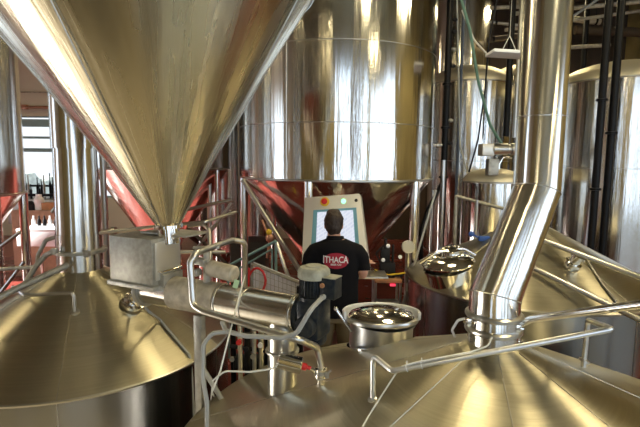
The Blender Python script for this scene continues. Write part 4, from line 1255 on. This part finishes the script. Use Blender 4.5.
# ------------------------------------------------------------------ bottling area at the far left
pl = W(-10, 106, YF - .2); pr = W(110, 106, YF - .2)
b = NB(); tube(b, [W(5, 107, YF - .2), W(110, 108, YF - .2)], .035); box(b, W(25, 107, YF - .16), (.12, .14, .12), None, .01); tag(obj('copper_pipe', b, M['copper']), 'copper coloured pipe along the cream wall above the window', 'pipe')
b = NB(); tube(b, [W(5, 92, YF - .2), W(110, 93, YF - .2)], .02); tag(obj('wall_conduit', b, M['dust']), 'thin conduit along the cream wall above the copper pipe', 'conduit')
tb_ = W(41, 229, 7.4)
TT = thing('white_table', 'white topped work table beside the left flue', 'table', (tb_.x, 7.4, 0))
b = NB(); box(b, (tb_.x + .1, 7.55, tb_.z), (.8, .6, .04), None, .006); obj('table_top', b, M['white'], TT)
b = NB(); box(b, (tb_.x + .1, 7.27, tb_.z - .13), (.8, .03, .24), None, .006); obj('front_panel', b, M['white'], TT)
for dx in (-.25, .45):
    for dy in (-.2, .25):
        b = NB(); tube(b, [(tb_.x + dx, 7.55 + dy, 0), (tb_.x + dx, 7.55 + dy, tb_.z)], .022); obj('leg', b, M['pipe'], TT)
bz = W(41, 199, 9.5)
BM = thing('bottling_machine', 'dark bottling machine with rows of upright rods under the window', 'machine', (bz.x, 9.5, 0))
b = NB(); box(b, (bz.x + .2, 9.8, bz.z - .25), (1.7, .7, .5), None, .02); obj('frame', b, M['dull'], BM)
b = NB(); box(b, (bz.x + .2, 9.5, bz.z + .08), (1.6, .06, .05)); box(b, (bz.x + .2, 9.7, bz.z + .25), (1.6, .05, .04)); obj('rail', b, M['blackpipe'], BM)
for dx in (-.55, .95):
    b = NB(); tube(b, [(bz.x + dx, 9.8, 0), (bz.x + dx, 9.8, bz.z - .4)], .05); obj('leg', b, M['dull'], BM)
for i in range(30):
    x = bz.x - .55 + i * .052 + random.uniform(-.01, .01); y = 9.5 + random.choice((0, .12, .25)); h = random.uniform(.28, .62)
    b = NB(); rev(b, (x, y, bz.z), (0, 0, 1), [(.02, -.02), (.024, h * .55), (.010, h * .7), (.010, h), (0, h)], 10); obj('filling_rod', b, M['blackpipe'] if i % 3 else M['dull'], BM)
q = W(47, 218, 8.6)
b = NB(); zc_ = q.z + .15; box(b, (q.x + .1, 8.7, zc_ / 2), (1.3, .5, zc_), None, .01); tag(obj('wooden_crate', b, mat('plywood', (.42, .27, .18), .8, var=.3, nscale=8)), 'brown wooden crate stand below the bottling machine', 'crate')
q = W(48, 208, 8.5)
b = NB(); box(b, (q.x, 8.62, q.z), (.26, .2, .17), None, .004); tag(obj('cardboard_box', b, M['card']), 'orange brown cardboard box on the wooden crate', 'box')
q = W(36, 206, 8.5)
b = NB(); rev(b, (q.x, 8.6, q.z - .13), (0, 0, 1), [(.07, 0), (.085, .24), (.05, .29), (.05, .33), (0, .33)], 20); tag(obj('white_jug', b, M['white']), 'white plastic jug beside the cardboard box', 'jug')
q = W(29, 209, 8.5)
b = NB(); rev(b, (q.x, 8.55, q.z - .08), (0, 0, 1), [(.08, 0), (.09, .15), (.03, .22), (0, .22)], 16); tag(obj('black_jug', b, M['dark']), 'black container left of the white jug', 'jug')
q = W(40, 222, 7.9)
for i in range(8):
    x = tb_.x - .24 + i * .088
    b = NB(); rev(b, (x, 7.62, tb_.z + .02), (0, 0, 1), [(.03, 0), (.03, .08), (.012, .12), (.012, .16), (0, .16)], 12)
    tag(obj('bottle', b, M['blackpipe'] if i % 3 else M['white']), 'small bottle standing in a row on the white table', 'bottle', 'bottles on the white table')
for k, (a, c) in enumerate((((0, 247), (20, 232)), ((-5, 300), (24, 262)), ((52, 212), (60, 202)))):
    b = NB(); tube(b, [W(*a, 4.6), W(*c, 4.6)], .018); tag(obj('brace_pipe', b, M['pipe']), ['thin diagonal brace at the left edge, upper', 'thin diagonal brace at the left edge, lower', 'pale diagonal brace beside the flue near the crate'][k], 'pipe')
